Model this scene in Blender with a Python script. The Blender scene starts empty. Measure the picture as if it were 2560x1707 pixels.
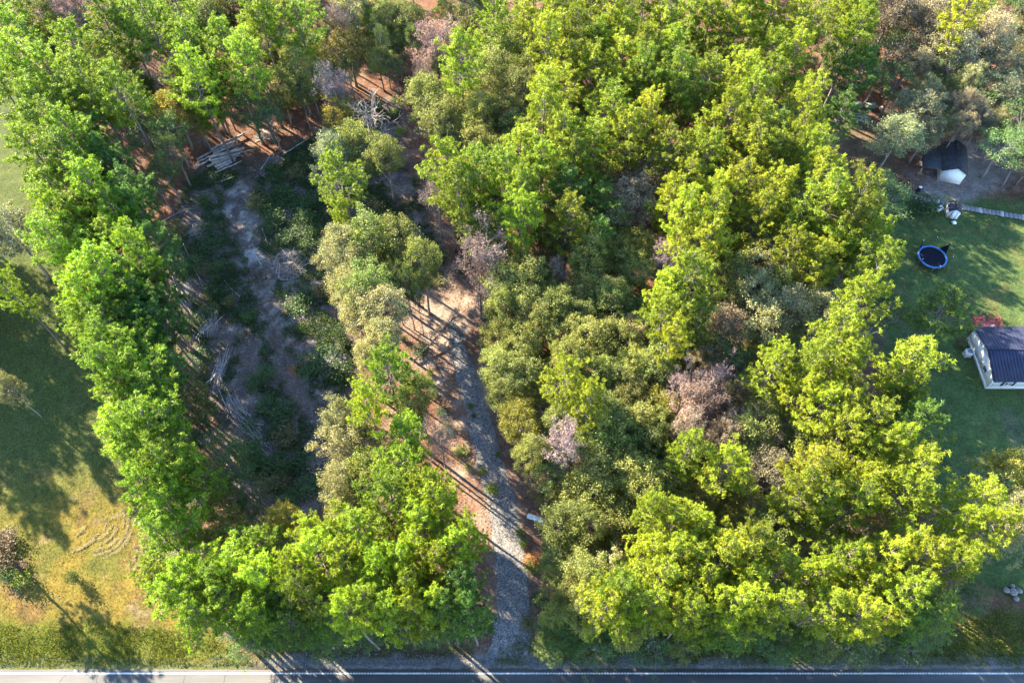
import bpy, math
import numpy as np
from mathutils import Vector

# ------------------------------------------------------------------ camera, sky, sun, exposure
SC = bpy.context.scene
COL = SC.collection
F_PX, TILT, CAM_H = 1900.0, math.radians(31.5), 88.0
cam = bpy.data.cameras.new('camera')
cam.sensor_width = 36.0
cam.lens = F_PX / 2560.0 * 36.0
cam.clip_start, cam.clip_end = 1.0, 6000.0
cam_o = bpy.data.objects.new('camera', cam)
cam_o.location = (0, 0, CAM_H)
cam_o.rotation_euler = (TILT, 0, 0)
COL.objects.link(cam_o)
SC.camera = cam_o

SUN_EL, SUN_AZ = math.radians(26.5), math.radians(-52.3)      # azimuth from +Y towards +X
world = bpy.data.worlds.new('World')
SC.world = world
world.use_nodes = True
wn = world.node_tree
sky = wn.nodes.new('ShaderNodeTexSky')
sky.sky_type = 'NISHITA'
sky.sun_disc = False
sky.sun_elevation, sky.sun_rotation = SUN_EL, SUN_AZ
sky.ozone_density, sky.dust_density, sky.air_density = 3.5, 0.1, 1.0
wn.links.new(sky.outputs[0], wn.nodes['Background'].inputs[0])
wn.nodes['Background'].inputs[1].default_value = 0.115
sun = bpy.data.lights.new('sun', 'SUN')
sun.energy, sun.angle, sun.color = 5.0, math.radians(0.5), (1.0, 0.87, 0.64)
sun_o = bpy.data.objects.new('sun', sun)
sd = Vector((math.sin(SUN_AZ) * math.cos(SUN_EL), math.cos(SUN_AZ) * math.cos(SUN_EL), math.sin(SUN_EL)))
sun_o.rotation_euler = (-sd).to_track_quat('-Z', 'Y').to_euler()
sun_o.location = (-60, 60, 60)
COL.objects.link(sun_o)
SC.view_settings.view_transform = 'Standard'
SC.view_settings.look = 'None'
SC.view_settings.gamma = 1.0
SC.view_settings.use_curve_mapping = False
SC.view_settings.exposure = 3.0
SC.render.engine = 'CYCLES'
SC.cycles.max_bounces = 5
SC.cycles.diffuse_bounces = 3
SC.cycles.glossy_bounces = 2
SC.cycles.transmission_bounces = 3
SC.cycles.transparent_max_bounces = 4
SC.cycles.use_denoising = True
SC.cycles.use_adaptive_sampling = False

RNG = np.random.default_rng(11)

# ------------------------------------------------------------------ helpers
def P(px, py, z=0.0):
    """world point at height z seen at a pixel of the 2560 x 1707 photograph"""
    dx, dy = (px - 1280.0) / F_PX, (py - 853.5) / F_PX
    d = np.array([dx, math.sin(TILT) - dy * math.cos(TILT), -math.cos(TILT) - dy * math.sin(TILT)])
    return np.array([0, 0, CAM_H]) + (z - CAM_H) / d[2] * d

def scale_at(py, z=0.0):
    return F_PX * (math.cos(TILT) + (py - 853.5) / F_PX * math.sin(TILT)) / (CAM_H - z)

def to_px(p):
    v = np.asarray(p, float) - np.array([0, 0, CAM_H])
    zc = v[1] * math.sin(TILT) - v[2] * math.cos(TILT)
    return 1280 + F_PX * v[0] / zc, 853.5 - F_PX * (v[1] * math.cos(TILT) + v[2] * math.sin(TILT)) / zc

def unit(a):
    a = np.asarray(a, float)
    return a / np.maximum(np.linalg.norm(a, axis=-1, keepdims=True), 1e-9)

class MB:
    """collects quads and triangles of one mesh"""
    def __init__(s):
        s.v, s.q, s.t, s.n = [], [], [], 0
    def add(s, v, quads=None, tris=None):
        v = np.asarray(v, float)
        if quads is not None and len(quads):
            s.q.append(np.asarray(quads, np.int64).reshape(-1, 4) + s.n)
        if tris is not None and len(tris):
            s.t.append(np.asarray(tris, np.int64).reshape(-1, 3) + s.n)
        s.v.append(v.reshape(-1, 3))
        s.n += len(s.v[-1])
    def tube(s, pts, rad, k=5, cap=True):
        pts = np.asarray(pts, float)
        n = len(pts)
        rad = np.broadcast_to(np.asarray(rad, float), (n,))
        tan = unit(np.gradient(pts, axis=0))
        ref = np.array([0.0, 0, 1]) if abs(unit(pts[-1] - pts[0])[2]) < 0.8 else np.array([1.0, 0, 0])
        a = unit(np.cross(tan, ref)); b = np.cross(tan, a)
        th = np.arange(k) * 2 * math.pi / k
        ring = pts[:, None] + rad[:, None, None] * (np.cos(th)[None, :, None] * a[:, None] + np.sin(th)[None, :, None] * b[:, None])
        i = np.arange(n - 1)[:, None] * k
        j = np.arange(k)[None]
        j2 = (j + 1) % k
        q = np.stack([i + j, i + j2, i + k + j2, i + k + j], -1).reshape(-1, 4)
        tr = []
        if cap:
            for m in range(1, k - 1):
                tr.append((0, m + 1, m)); tr.append(((n - 1) * k, (n - 1) * k + m, (n - 1) * k + m + 1))
        s.add(ring.reshape(-1, 3), q, tr)
    def sticks(s, A, B, r0, r1):
        """many straight three-sided twigs at once"""
        A, B = np.asarray(A, float).reshape(-1, 3), np.asarray(B, float).reshape(-1, 3)
        n = len(A)
        if not n: return
        t = unit(B - A)
        ref = np.where(np.abs(t[:, 2:]) < .8, np.array([[0, 0, 1.0]]), np.array([[1.0, 0, 0]]))
        a = unit(np.cross(t, ref)); b = np.cross(t, a)
        r0 = np.broadcast_to(np.asarray(r0, float), (n,))[:, None]; r1 = np.broadcast_to(np.asarray(r1, float), (n,))[:, None]
        V = []
        for p, r in ((A, r0), (B, r1)):
            for th in (0, 2.0944, 4.1888):
                V.append(p + r * (math.cos(th) * a + math.sin(th) * b))
        o = np.arange(n)[:, None, None] * 6
        s.add(np.stack(V, 1).reshape(-1, 3), (o + np.array([[0, 1, 4, 3], [1, 2, 5, 4], [2, 0, 3, 5]])[None]).reshape(-1, 4))
    def blades(s, c, d, ln, wd, rng, face=None):
        c = np.asarray(c, float); d = unit(d); n = len(c)
        r = rng.normal(size=(n, 3)) if face is None else np.asarray(face, float)
        side = unit(np.cross(d, r))
        ln = np.broadcast_to(np.asarray(ln, float), (n,))[:, None]
        wd = np.broadcast_to(np.asarray(wd, float), (n,))[:, None]
        v = np.stack([c, c + d * ln * .5 + side * wd * .5, c + d * ln, c + d * ln * .5 - side * wd * .5], 1)
        s.add(v.reshape(-1, 3), np.arange(n * 4).reshape(-1, 4))
    def box(s, c, size, rz=0.0, tilt=None):
        h = np.asarray(size, float) / 2
        v = np.array([[x, y, z] for z in (-1, 1) for x, y in ((-1, -1), (1, -1), (1, 1), (-1, 1))], float) * h
        if tilt is not None:
            v = v @ tilt.T
        cr, sr = math.cos(rz), math.sin(rz)
        v = np.stack([v[:, 0] * cr - v[:, 1] * sr, v[:, 0] * sr + v[:, 1] * cr, v[:, 2]], 1) + np.asarray(c, float)
        s.add(v, [(3, 2, 1, 0), (4, 5, 6, 7), (0, 1, 5, 4), (1, 2, 6, 5), (2, 3, 7, 6), (3, 0, 4, 7)])
    def poly_prism(s, pts, off):
        """convex planar polygon pts swept by off"""
        pts = np.asarray(pts, float); n = len(pts); off = np.asarray(off, float)
        tr = [(0, m + 1, m) for m in range(1, n - 1)] + [(n, n + m, n + m + 1) for m in range(1, n - 1)]
        q = [(m, (m + 1) % n, n + (m + 1) % n, n + m) for m in range(n)]
        s.add(np.vstack([pts, pts + off]), q, tr)
    def mesh(s, name, mat, smooth=False):
        me = bpy.data.meshes.new(name)
        v = np.vstack(s.v)
        q = np.vstack(s.q) if s.q else np.zeros((0, 4), np.int64)
        t = np.vstack(s.t) if s.t else np.zeros((0, 3), np.int64)
        me.vertices.add(len(v)); me.vertices.foreach_set('co', v.astype(np.float32).ravel())
        loops = np.concatenate([q.ravel(), t.ravel()]).astype(np.int32)
        me.loops.add(len(loops)); me.loops.foreach_set('vertex_index', loops)
        tot = np.concatenate([np.full(len(q), 4), np.full(len(t), 3)]).astype(np.int32)
        start = np.concatenate([[0], np.cumsum(tot)[:-1]]).astype(np.int32)
        me.polygons.add(len(tot)); me.polygons.foreach_set('loop_start', start)
        me.polygons.foreach_set('loop_total', tot)
        if smooth:
            me.polygons.foreach_set('use_smooth', np.ones(len(tot), bool))
        me.update(calc_edges=True)
        me.materials.append(mat)
        return me

def link(name, me, parent=None, loc=None, label=None, cat=None, group=None, kind=None, color=None):
    o = bpy.data.objects.new(name, me)
    COL.objects.link(o)
    if parent is not None: o.parent = parent
    if loc is not None: o.location = loc
    if label: o['label'] = label
    if cat: o['category'] = cat
    if group: o['group'] = group
    if kind: o['kind'] = kind
    if color is not None: o.color = (*color, 1.0)
    return o

def thing(name, label, cat, loc=(0, 0, 0), rz=0.0, group=None):
    o = link(name, None, None, loc, label, cat, group)
    o.rotation_euler = (0, 0, rz)
    return o

def vnoise(x, y, sc, seed):
    """smooth value noise 0..1"""
    x = np.asarray(x) / sc; y = np.asarray(y) / sc
    xi, yi = np.floor(x).astype(np.int64), np.floor(y).astype(np.int64)
    fx, fy = x - xi, y - yi
    fx, fy = fx * fx * (3 - 2 * fx), fy * fy * (3 - 2 * fy)
    def h(a, b):
        n = (a * 374761393 + b * 668265263 + seed * 982451653) & 0x7fffffff
        n = ((n ^ (n >> 13)) * 1274126177) & 0x7fffffff
        return ((n ^ (n >> 16)) & 0xffff) / 65535.0
    return (h(xi, yi) * (1 - fx) + h(xi + 1, yi) * fx) * (1 - fy) + (h(xi, yi + 1) * (1 - fx) + h(xi + 1, yi + 1) * fx) * fy

def fbm(x, y, sc, seed, n=3):
    a, w, t = 0, 1.0, 0
    for i in range(n):
        a = a + w * vnoise(x, y, sc / 2 ** i, seed + i); t += w; w *= .55
    return a / t

def wpoly(pts):
    return np.array([P(*p)[:2] for p in pts])

def sdist(x, y, poly):
    """signed distance to polygon, + inside"""
    x = np.asarray(x, float); y = np.asarray(y, float)
    d = np.full(x.shape, 1e9); ins = np.zeros(x.shape, bool)
    for i in range(len(poly)):
        a, b = poly[i], poly[(i + 1) % len(poly)]
        ex, ey = b - a
        t = np.clip(((x - a[0]) * ex + (y - a[1]) * ey) / (ex * ex + ey * ey + 1e-12), 0, 1)
        d = np.minimum(d, np.hypot(x - a[0] - t * ex, y - a[1] - t * ey))
        c = (a[1] > y) != (b[1] > y)
        with np.errstate(divide='ignore', invalid='ignore'):
            xi = (b[0] - a[0]) * (y - a[1]) / (b[1] - a[1] if b[1] != a[1] else 1e-12) + a[0]
        ins ^= c & (x < xi)
    return np.where(ins, d, -d)

def ldist(x, y, line):
    x = np.asarray(x, float); y = np.asarray(y, float)
    d = np.full(x.shape, 1e9)
    for a, b in zip(line[:-1], line[1:]):
        ex, ey = b - a
        t = np.clip(((x - a[0]) * ex + (y - a[1]) * ey) / (ex * ex + ey * ey + 1e-12), 0, 1)
        d = np.minimum(d, np.hypot(x - a[0] - t * ex, y - a[1] - t * ey))
    return d

def sstep(a, b, x):
    t = np.clip((x - a) / (b - a), 0, 1)
    return t * t * (3 - 2 * t)

# ------------------------------------------------------------------ materials
def new_mat(name):
    m = bpy.data.materials.new(name); m.use_nodes = True
    nt = m.node_tree
    return m, nt, nt.nodes['Principled BSDF'], nt.nodes['Material Output']

def N(nt, t, **kw):
    n = nt.nodes.new(t)
    for k, v in kw.items(): setattr(n, k, v)
    return n

def ramp(nt, stops, src):
    r = N(nt, 'ShaderNodeValToRGB')
    el = r.color_ramp.elements
    while len(el) < len(stops): el.new(0.5)
    for e, (p, c) in zip(el, stops):
        e.position = p; e.color = (*c, 1) if len(c) == 3 else c
    nt.links.new(src, r.inputs[0])
    return r.outputs[0]

def leaf_mat(name, transl=.35, dark=.55, lite=1.35, hue=.02, spec=.25, rough=.55, warm=(1.25, 1.15, .6)):
    m, nt, b, out = new_mat(name)
    L = nt.links
    oi = N(nt, 'ShaderNodeObjectInfo'); ge = N(nt, 'ShaderNodeNewGeometry')
    tone = ramp(nt, [(0, (dark,) * 3), (.5, (1, 1, 1)), (1, (lite, lite, lite))], ge.outputs['Random Per Island'])
    mul = N(nt, 'ShaderNodeMix', data_type='RGBA', blend_type='MULTIPLY'); mul.inputs[0].default_value = 1
    tcd = N(nt, 'ShaderNodeTexCoord')
    nz = N(nt, 'ShaderNodeTexNoise'); nz.inputs['Scale'].default_value = 1.9; nz.inputs['Detail'].default_value = 3
    L.new(tcd.outputs['Object'], nz.inputs[0])
    patch = ramp(nt, [(.32, (.62, .74, .8)), (.5, (1, 1, 1)), (.68, (1.28, 1.24, 1.0))], nz.outputs[0])
    mp_ = N(nt, 'ShaderNodeMix', data_type='RGBA', blend_type='MULTIPLY'); mp_.inputs[0].default_value = 1
    L.new(tone, mp_.inputs[6]); L.new(patch, mp_.inputs[7])
    L.new(oi.outputs['Color'], mul.inputs[6]); L.new(mp_.outputs[2], mul.inputs[7])
    L.new(mul.outputs[2], b.inputs['Base Color'])
    b.inputs['Roughness'].default_value = rough
    b.inputs['Specular IOR Level'].default_value = spec
    tb = N(nt, 'ShaderNodeBsdfTranslucent')
    m2 = N(nt, 'ShaderNodeMix', data_type='RGBA', blend_type='MULTIPLY'); m2.inputs[0].default_value = 1
    L.new(mul.outputs[2], m2.inputs[6]); m2.inputs[7].default_value = (*warm, 1)
    L.new(m2.outputs[2], tb.inputs[0])
    mx = N(nt, 'ShaderNodeMixShader'); mx.inputs[0].default_value = transl
    L.new(b.outputs[0], mx.inputs[1]); L.new(tb.outputs[0], mx.inputs[2]); L.new(mx.outputs[0], out.inputs[0])
    return m

def noise_mat(name, c1, c2, scale=3.0, rough=.85, bump=.3, detail=6, c3=None, stretch=None, spec=.2, dist=.05, metal=0.0, use_obj=False):
    m, nt, b, out = new_mat(name)
    L = nt.links
    tc = N(nt, 'ShaderNodeTexCoord')
    src = tc.outputs['Object']
    if stretch:
        mp = N(nt, 'ShaderNodeMapping'); mp.inputs['Scale'].default_value = stretch
        L.new(src, mp.inputs[0]); src = mp.outputs[0]
    n1 = N(nt, 'ShaderNodeTexNoise'); n1.inputs['Scale'].default_value = scale; n1.inputs['Detail'].default_value = detail
    L.new(src, n1.inputs[0])
    st = [(.28, c1), (.72, c2)] if c3 is None else [(.25, c1), (.5, c2), (.75, c3)]
    col = ramp(nt, st, n1.outputs[0])
    if use_obj:
        oi = N(nt, 'ShaderNodeObjectInfo')
        mul = N(nt, 'ShaderNodeMix', data_type='RGBA', blend_type='MULTIPLY'); mul.inputs[0].default_value = 1
        L.new(col, mul.inputs[6]); L.new(oi.outputs['Color'], mul.inputs[7]); col = mul.outputs[2]
    L.new(col, b.inputs['Base Color'])
    b.inputs['Roughness'].default_value = rough
    b.inputs['Specular IOR Level'].default_value = spec
    b.inputs['Metallic'].default_value = metal
    if bump:
        bp = N(nt, 'ShaderNodeBump'); bp.inputs['Strength'].default_value = bump; bp.inputs['Distance'].default_value = dist
        L.new(n1.outputs[0], bp.inputs['Height']); L.new(bp.outputs[0], b.inputs['Normal'])
    return m

M_NEEDLE = leaf_mat('pine_needles', .38, .6, 1.35)
M_LEAF = leaf_mat('broad_leaves', .30, .5, 1.5, spec=.15, rough=.55)
M_SHRUB = leaf_mat('shrub_leaves', .3, .5, 1.4)
M_TWIG = leaf_mat('bare_twigs', .0, .7, 1.25, spec=.1, rough=.9)
M_BARK_P = noise_mat('pine_bark', (.09, .075, .065), (.23, .195, .175), 6, .95, .6)
M_BARK_H = noise_mat('grey_bark', (.12, .105, .095), (.28, .26, .24), 5, .95, .5)
M_LOG = noise_mat('weathered_log', (.20, .18, .17), (.46, .43, .41), 1.6, .9, .4, stretch=(1, 1, 1))
M_STICK = leaf_mat('dead_sticks', .0, .55, 1.4, spec=.1, rough=.9)

# ------------------------------------------------------------------ ground zones (polygons traced at ground level)
LAWN = wpoly([(-900, 100), (40, 100), (75, 330), (150, 480), (240, 700), (310, 900), (380, 1080), (430, 1300), (480, 1480), (560, 1580), (640, 1600), (640, 1700), (-900, 1700)])
VERGE = wpoly([(-900, 1565), (330, 1560), (520, 1590), (640, 1640), (640, 1710), (-900, 1710)])
VERGE_R = wpoly([(1240, 1640), (1300, 1590), (1500, 1600), (1900, 1590), (2200, 1540), (3300, 1480), (3300, 1720), (1240, 1720)])
VERGE_M = wpoly([(640, 1590), (1180, 1600), (1240, 1640), (1240, 1720), (600, 1720)])
CLEAR = wpoly([(470, 440), (560, 400), (640, 410), (800, 330), (930, 240), (1010, 260), (1010, 400), (1080, 560), (1130, 700), (1000, 760), (940, 700), (880, 620), (860, 760), (900, 900), (860, 1000), (850, 1150), (870, 1270), (700, 1290), (600, 1200), (520, 1050), (470, 900), (430, 760), (420, 600)])
YARD = wpoly([(2140, 480), (2240, 460), (2290, 480), (2560, 500), (3400, 520), (3400, 1500), (2400, 1480), (2360, 1330), (2280, 1150), (2220, 1000), (2180, 800), (2200, 640)])
DIRT = wpoly([(2280, 400), (2340, 360), (2480, 330), (2560, 400), (2500, 470), (2400, 510), (2310, 495)])
BARE_E = wpoly([(2060, 330), (2150, 290), (2260, 330), (2230, 430), (2200, 500), (2120, 470), (2080, 420)])
DRIVE_C = np.array([P(*p)[:2] for p in [(1128, 800), (1140, 850), (1165, 940), (1195, 1040), (1225, 1150), (1255, 1260), (1272, 1360), (1282, 1450), (1283, 1530), (1275, 1600), (1270, 1650)]])
SAND_T = np.array([P(*p)[:2] for p in [(590, 480), (600, 560), (630, 640), (655, 720), (690, 800), (705, 870), (730, 960), (790, 1050)]])
SAND_T2 = np.array([P(*p)[:2] for p in [(660, 620), (690, 600)]])
ROAD_Y = P(1280, 1672)[1]          # inner edge of the asphalt

def drive_w(y):
    return 1.75 + .35 * np.sin(y * .21) + np.where(y < 22, (22 - y) * .03, 0)

def ground_colour(x, y):
    n1 = fbm(x, y, 6.0, 3); n2 = fbm(x, y, 1.6, 9); n3 = fbm(x, y, 22.0, 5)
    jx = x + (n2 - .5) * 3; jy = y + (fbm(x, y, 1.6, 29) - .5) * 3
    def mixc(c, col, w):
        w = np.clip(w, 0, 1)[:, None]
        return c * (1 - w) + np.array(col)[None] * w
    litter = np.array([.25, .125, .08])[None] * (.55 + .9 * n1[:, None])
    c = mixc(litter, (.33, .22, .16), sstep(.5, .75, n2))
    # lawn on the left
    w = sstep(-1.5, 1.5, sdist(jx, jy, LAWN))
    g = np.array([.27, .205, .042])[None] * np.ones((len(x), 1))
    g = mixc(g, (.19, .19, .04), sstep(.42, .62, n1))
    g = mixc(g, (.27, .19, .075), sstep(.56, .75, n2) * .8)
    g = mixc(g, (.33, .26, .16), sstep(.68, .8, n2) * .6)
    g = mixc(g, (.21, .12, .06), sstep(.6, .72, fbm(x, y, 3.2, 77)) * .6)
    g = mixc(g, (.10, .15, .045), sstep(27, 38, y) * .85)  # greener further back, where tree shade falls: shade put into the lawn colour
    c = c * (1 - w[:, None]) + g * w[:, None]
    gr = w.copy()
    for vp, col in ((VERGE, (.13, .165, .025)), (VERGE_R, (.12, .14, .03)), (VERGE_M, (.11, .105, .045))):
        w = sstep(-.8, .9, sdist(jx, jy, vp)) * (.55 + .7 * n2)
        c = mixc(c, col, w); gr = np.maximum(gr, np.clip(w, 0, 1))
    # cleared lot
    w = sstep(-2, 2, sdist(jx, jy, CLEAR))
    c = mixc(c, (.20, .17, .155), w * .85)
    c = mixc(c, (.12, .09, .06), w * sstep(.5, .7, n1) * .8)
    c = mixc(c, (.40, .37, .35), w * sstep(.55, .75, n2) * .6)
    for line, wd in ((SAND_T, 1.5), (SAND_T2, 2.2)):
        w = sstep(1.0, -.8, ldist(jx, jy, line) - wd - (n2 - .5) * 2.5)
        c = mixc(c, (.62, .59, .56), w * sstep(.36, .58, fbm(x, y, 2.4, 33)) * (.35 + .9 * n2) * .8 * sstep(50, 63, y) * sstep(.40, .55, fbm(x, y, 1.0, 34)))
    for q, rr in (((735, 918), 1.3), ((1262, 1392), 1.0), ((1085, 905), .8), ((830, 775), .9)):
        p = P(*q)
        w = sstep(rr, rr * .35, np.hypot(jx - p[0], jy - p[1]))
        c = mixc(c, (.42, .19, .075), w)
    # pale trampled ground beside the gravel drive
    dd = ldist(jx, jy, DRIVE_C)
    w = sstep(5.6, 3.0, dd + (n1 - .5) * 4) * sstep(12, 20, y)
    c = mixc(c, (.38, .25, .185), w * .85)
    c = mixc(c, (.55, .44, .36), w * sstep(.5, .66, n2) * .8 * sstep(24, 40, y))
    c = mixc(c, (.30, .16, .10), w * sstep(.42, .3, n2) * .9)
    p = P(1075, 760)
    w = sstep(8, 3, np.hypot(jx - p[0], jy - p[1]))
    c = mixc(c, (.46, .36, .29), w * (.4 + n2 * .7))
    # yard on the right
    w = sstep(-1.5, 1.5, sdist(jx, jy, YARD))
    g = np.array([.115, .175, .055])[None] * (.75 + .5 * n1[:, None])
    g = mixc(g, (.17, .16, .06), sstep(.55, .75, n2) * .7)
    g = mixc(g, (.21, .19, .13), sstep(.64, .78, fbm(x, y, 5, 41)) * .6)
    c = c * (1 - w[:, None]) + g * w[:, None]
    gr = np.maximum(gr, w)
    w = sstep(-1.5, 1.5, sdist(jx, jy, DIRT))
    c = mixc(c, (.40, .37, .36), w * (.5 + .6 * (n2 - .2))); gr = gr * (1 - w)
    w = sstep(-1.5, 1.5, sdist(jx, jy, BARE_E))
    c = mixc(c, (.22, .17, .10), w * .8)
    # gravel edge of the road
    w = sstep(.35, -.25, np.abs(y - ROAD_Y - .55) - .55 - (n2 - .5) * 1.6 - .25 * (n3 - .5)) * np.where(x < -26, .25, 1.0)
    c = mixc(c, (.33, .30, .28), w); gr = gr * (1 - w)
    return np.clip(c * .50, .008, .9), gr

def build_ground():
    xs = np.concatenate([[-2500, -900, -400, -220], np.arange(-135, 135.01, .5), [220, 400, 900, 2500]])
    ys = np.concatenate([[-2500, -900, -300, -80, -30], np.arange(-8, 172.01, .5), [200, 260, 420, 900, 2500]])
    X, Y = np.meshgrid(xs, ys)
    x, y = X.ravel(), Y.ravel()
    z = (fbm(x, y, 1.3, 61) - .5) * .16 + (fbm(x, y, 7, 62) - .5) * .12 - .06
    flat = np.minimum.reduce([sstep(0, 1.5, np.abs(y - (ROAD_Y - 3.5)) - 4.0), sstep(1.6, 4, ldist(x, y, DRIVE_C))])
    z = z * flat - .03
    z = np.where((np.abs(x) > 136) | (y > 173) | (y < -9), -.03, z)
    m = MB()
    nx, ny = len(xs), len(ys)
    i = (np.arange(ny - 1)[:, None] * nx + np.arange(nx - 1)[None]).ravel()
    m.add(np.stack([x, y, z], 1), np.stack([i, i + 1, i + nx + 1, i + nx], 1))
    mat, nt, b, out = new_mat('ground_cover')
    L = nt.links
    me = m.mesh('ground', mat, smooth=True)
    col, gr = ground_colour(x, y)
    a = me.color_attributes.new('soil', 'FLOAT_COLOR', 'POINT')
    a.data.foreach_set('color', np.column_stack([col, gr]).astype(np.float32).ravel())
    at = N(nt, 'ShaderNodeVertexColor', layer_name='soil')
    tc = N(nt, 'ShaderNodeTexCoord')
    n1 = N(nt, 'ShaderNodeTexNoise'); n1.inputs['Scale'].default_value = 3.2; n1.inputs['Detail'].default_value = 9; n1.inputs['Roughness'].default_value = .72
    n2 = N(nt, 'ShaderNodeTexNoise'); n2.inputs['Scale'].default_value = .7; n2.inputs['Detail'].default_value = 5
    L.new(tc.outputs['Object'], n1.inputs[0]); L.new(tc.outputs['Object'], n2.inputs[0])
    t1 = ramp(nt, [(.25, (.35,) * 3), (.5, (.95,) * 3), (.75, (1.6,) * 3)], n1.outputs[0])
    t2 = ramp(nt, [(.3, (.75, .78, .8)), (.7, (1.25, 1.2, 1.15))], n2.outputs[0])
    mu = N(nt, 'ShaderNodeMix', data_type='RGBA', blend_type='MULTIPLY'); mu.inputs[0].default_value = 1
    mv = N(nt, 'ShaderNodeMix', data_type='RGBA', blend_type='MULTIPLY'); mv.inputs[0].default_value = 1
    L.new(at.outputs[0], mu.inputs[6]); L.new(t1, mu.inputs[7]); L.new(mu.outputs[2], mv.inputs[6]); L.new(t2, mv.inputs[7])
    L.new(mv.outputs[2], b.inputs['Base Color'])
    b.inputs['Roughness'].default_value = .95; b.inputs['Specular IOR Level'].default_value = .1
    bp = N(nt, 'ShaderNodeBump'); bp.inputs['Strength'].default_value = .7; bp.inputs['Distance'].default_value = .12
    L.new(n1.outputs[0], bp.inputs['Height']); L.new(bp.outputs[0], b.inputs['Normal'])
    link('ground', me, kind='structure')

build_ground()


# ------------------------------------------------------------------ tree prototypes (metres)
def pine_proto(seed, h=20.0, R=3.0, base=.52):
    r = np.random.default_rng(seed)
    tr, cr = MB(), MB()
    n = 12
    zz = np.linspace(-.1, h, n)
    sway = np.cumsum(r.normal(size=(n, 2)) * .07, axis=0); sway -= sway[0]
    axis = np.column_stack([sway, zz])
    tr.tube(axis, np.linspace(.21, .035, n), 7)
    z0 = h * base
    nb = 44
    C, D, SA, SB = [], [], [], []
    az = r.uniform(0, 6.28)
    lop = r.uniform(0, 6.28)
    for i in range(nb):
        t = (i + r.uniform(-.4, .4)) / nb
        t = min(max(t, 0), .985)
        z = z0 + (h - z0) * t
        az += 2.399 + r.normal() * .35
        prof = (1 - t) ** .62 * (.45 + .55 * min(1, t / .22))
        L = R * (prof * r.choice([.5, .8, .95, 1.05, 1.3], p=[.2, .2, .25, .2, .15]) + .1) * (1 + .18 * math.cos(az - lop))
        el = math.radians(-8 + 58 * t + r.normal() * 8)
        p0 = np.array([np.interp(z, zz, axis[:, 0]), np.interp(z, zz, axis[:, 1]), z])
        d = np.array([math.cos(az) * math.cos(el), math.sin(az) * math.cos(el), math.sin(el)])
        s = np.linspace(0, 1, 5)[:, None]
        pts = p0 + d * L * s + np.array([0, 0, .22 * L]) * s ** 2 + r.normal(size=(5, 3)) * .05 * s
        tr.tube(pts, np.linspace(.045, .012, 5), 4, cap=False)
        side = unit(np.cross(d, [0, 0, 1.0]))
        k = max(4, int(L * 6.8))
        for j in range(k):
            u = r.uniform(.45, 1.04) if j else 1.0
            off = side * r.normal() * .66 * L * .45 * (1.15 - u * .55) + np.array([0, 0, r.normal() * .26])
            if r.random() < .22: u = r.uniform(1.0, 1.28); off = off * .5 + np.array([0, 0, r.uniform(0, .35)])
            c = p0 + d * L * u + np.array([0, 0, .22 * L * u * u]) + off
            if abs(np.linalg.norm(off)) > .35:
                b0 = p0 + d * L * (u - .18) + np.array([0, 0, .22 * L * u * u])
                SA.append(b0); SB.append(c)
            C.append(c); D.append(unit(d + np.array([0, 0, .7]) + off * .3))
    tr.sticks(SA, SB, .016, .008)
    C, D = np.array(C), np.array(D)
    m = 20
    c = np.repeat(C, m, 0); d0 = np.repeat(D, m, 0)
    rad = np.repeat(r.uniform(.14, .30, len(C)), m)
    out = unit(r.normal(size=c.shape) + d0 * .55)
    c = c + out * (rad * r.uniform(.3, 1.0, len(c)))[:, None]
    dd = unit(r.normal(size=c.shape) * .6 + out * .9)
    ln = r.uniform(.26, .48, len(c))
    cr.blades(c - dd * ln[:, None] * .4, dd, ln, r.uniform(.055, .10, len(c)), r, face=out * .5 + r.normal(size=c.shape) * .5 + [0, 0, .4])
    return tr.mesh('pine_trunk', M_BARK_P, True), cr.mesh('pine_crown', M_NEEDLE)

def limbs(r, tr, tips, base_z, trunk_top, rad=.2, forks=7):
    """trunk and limbs reaching the leaf clusters"""
    n = 6
    zz = np.linspace(-.1, trunk_top, n)
    sway = np.cumsum(r.normal(size=(n, 2)) * .10, axis=0); sway -= sway[0]
    ax = np.column_stack([sway, zz])
    tr.tube(ax, np.linspace(rad, rad * .35, n), 7)
    hubs = []
    for i in range(forks):
        a = i * 2.399 + r.normal() * .3
        z = trunk_top * r.uniform(.5, 1.0)
        p0 = np.array([np.interp(z, zz, ax[:, 0]), np.interp(z, zz, ax[:, 1]), z])
        tip = tips[r.integers(len(tips))] * .6 + p0 * .4
        tip = p0 + (tip - p0) * r.uniform(.7, 1.1)
        mid = (p0 + tip) / 2 + r.normal(size=3) * .25
        tr.tube(np.stack([p0, mid, tip]), [rad * .4, rad * .28, rad * .17], 5, cap=False)
        hubs += [mid, tip]
    hubs = np.array(hubs + [ax[-1], ax[-2]])
    b = np.array([hubs[np.argmin(np.linalg.norm(hubs - t, axis=1) + (hubs[:, 2] > t[2]) * 1.0)] for t in tips])
    mid = (b + tips) / 2 + r.normal(size=tips.shape) * .15
    tr.sticks(b, mid, rad * .14, rad * .10); tr.sticks(mid, tips, rad * .10, .012)
    return hubs

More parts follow.
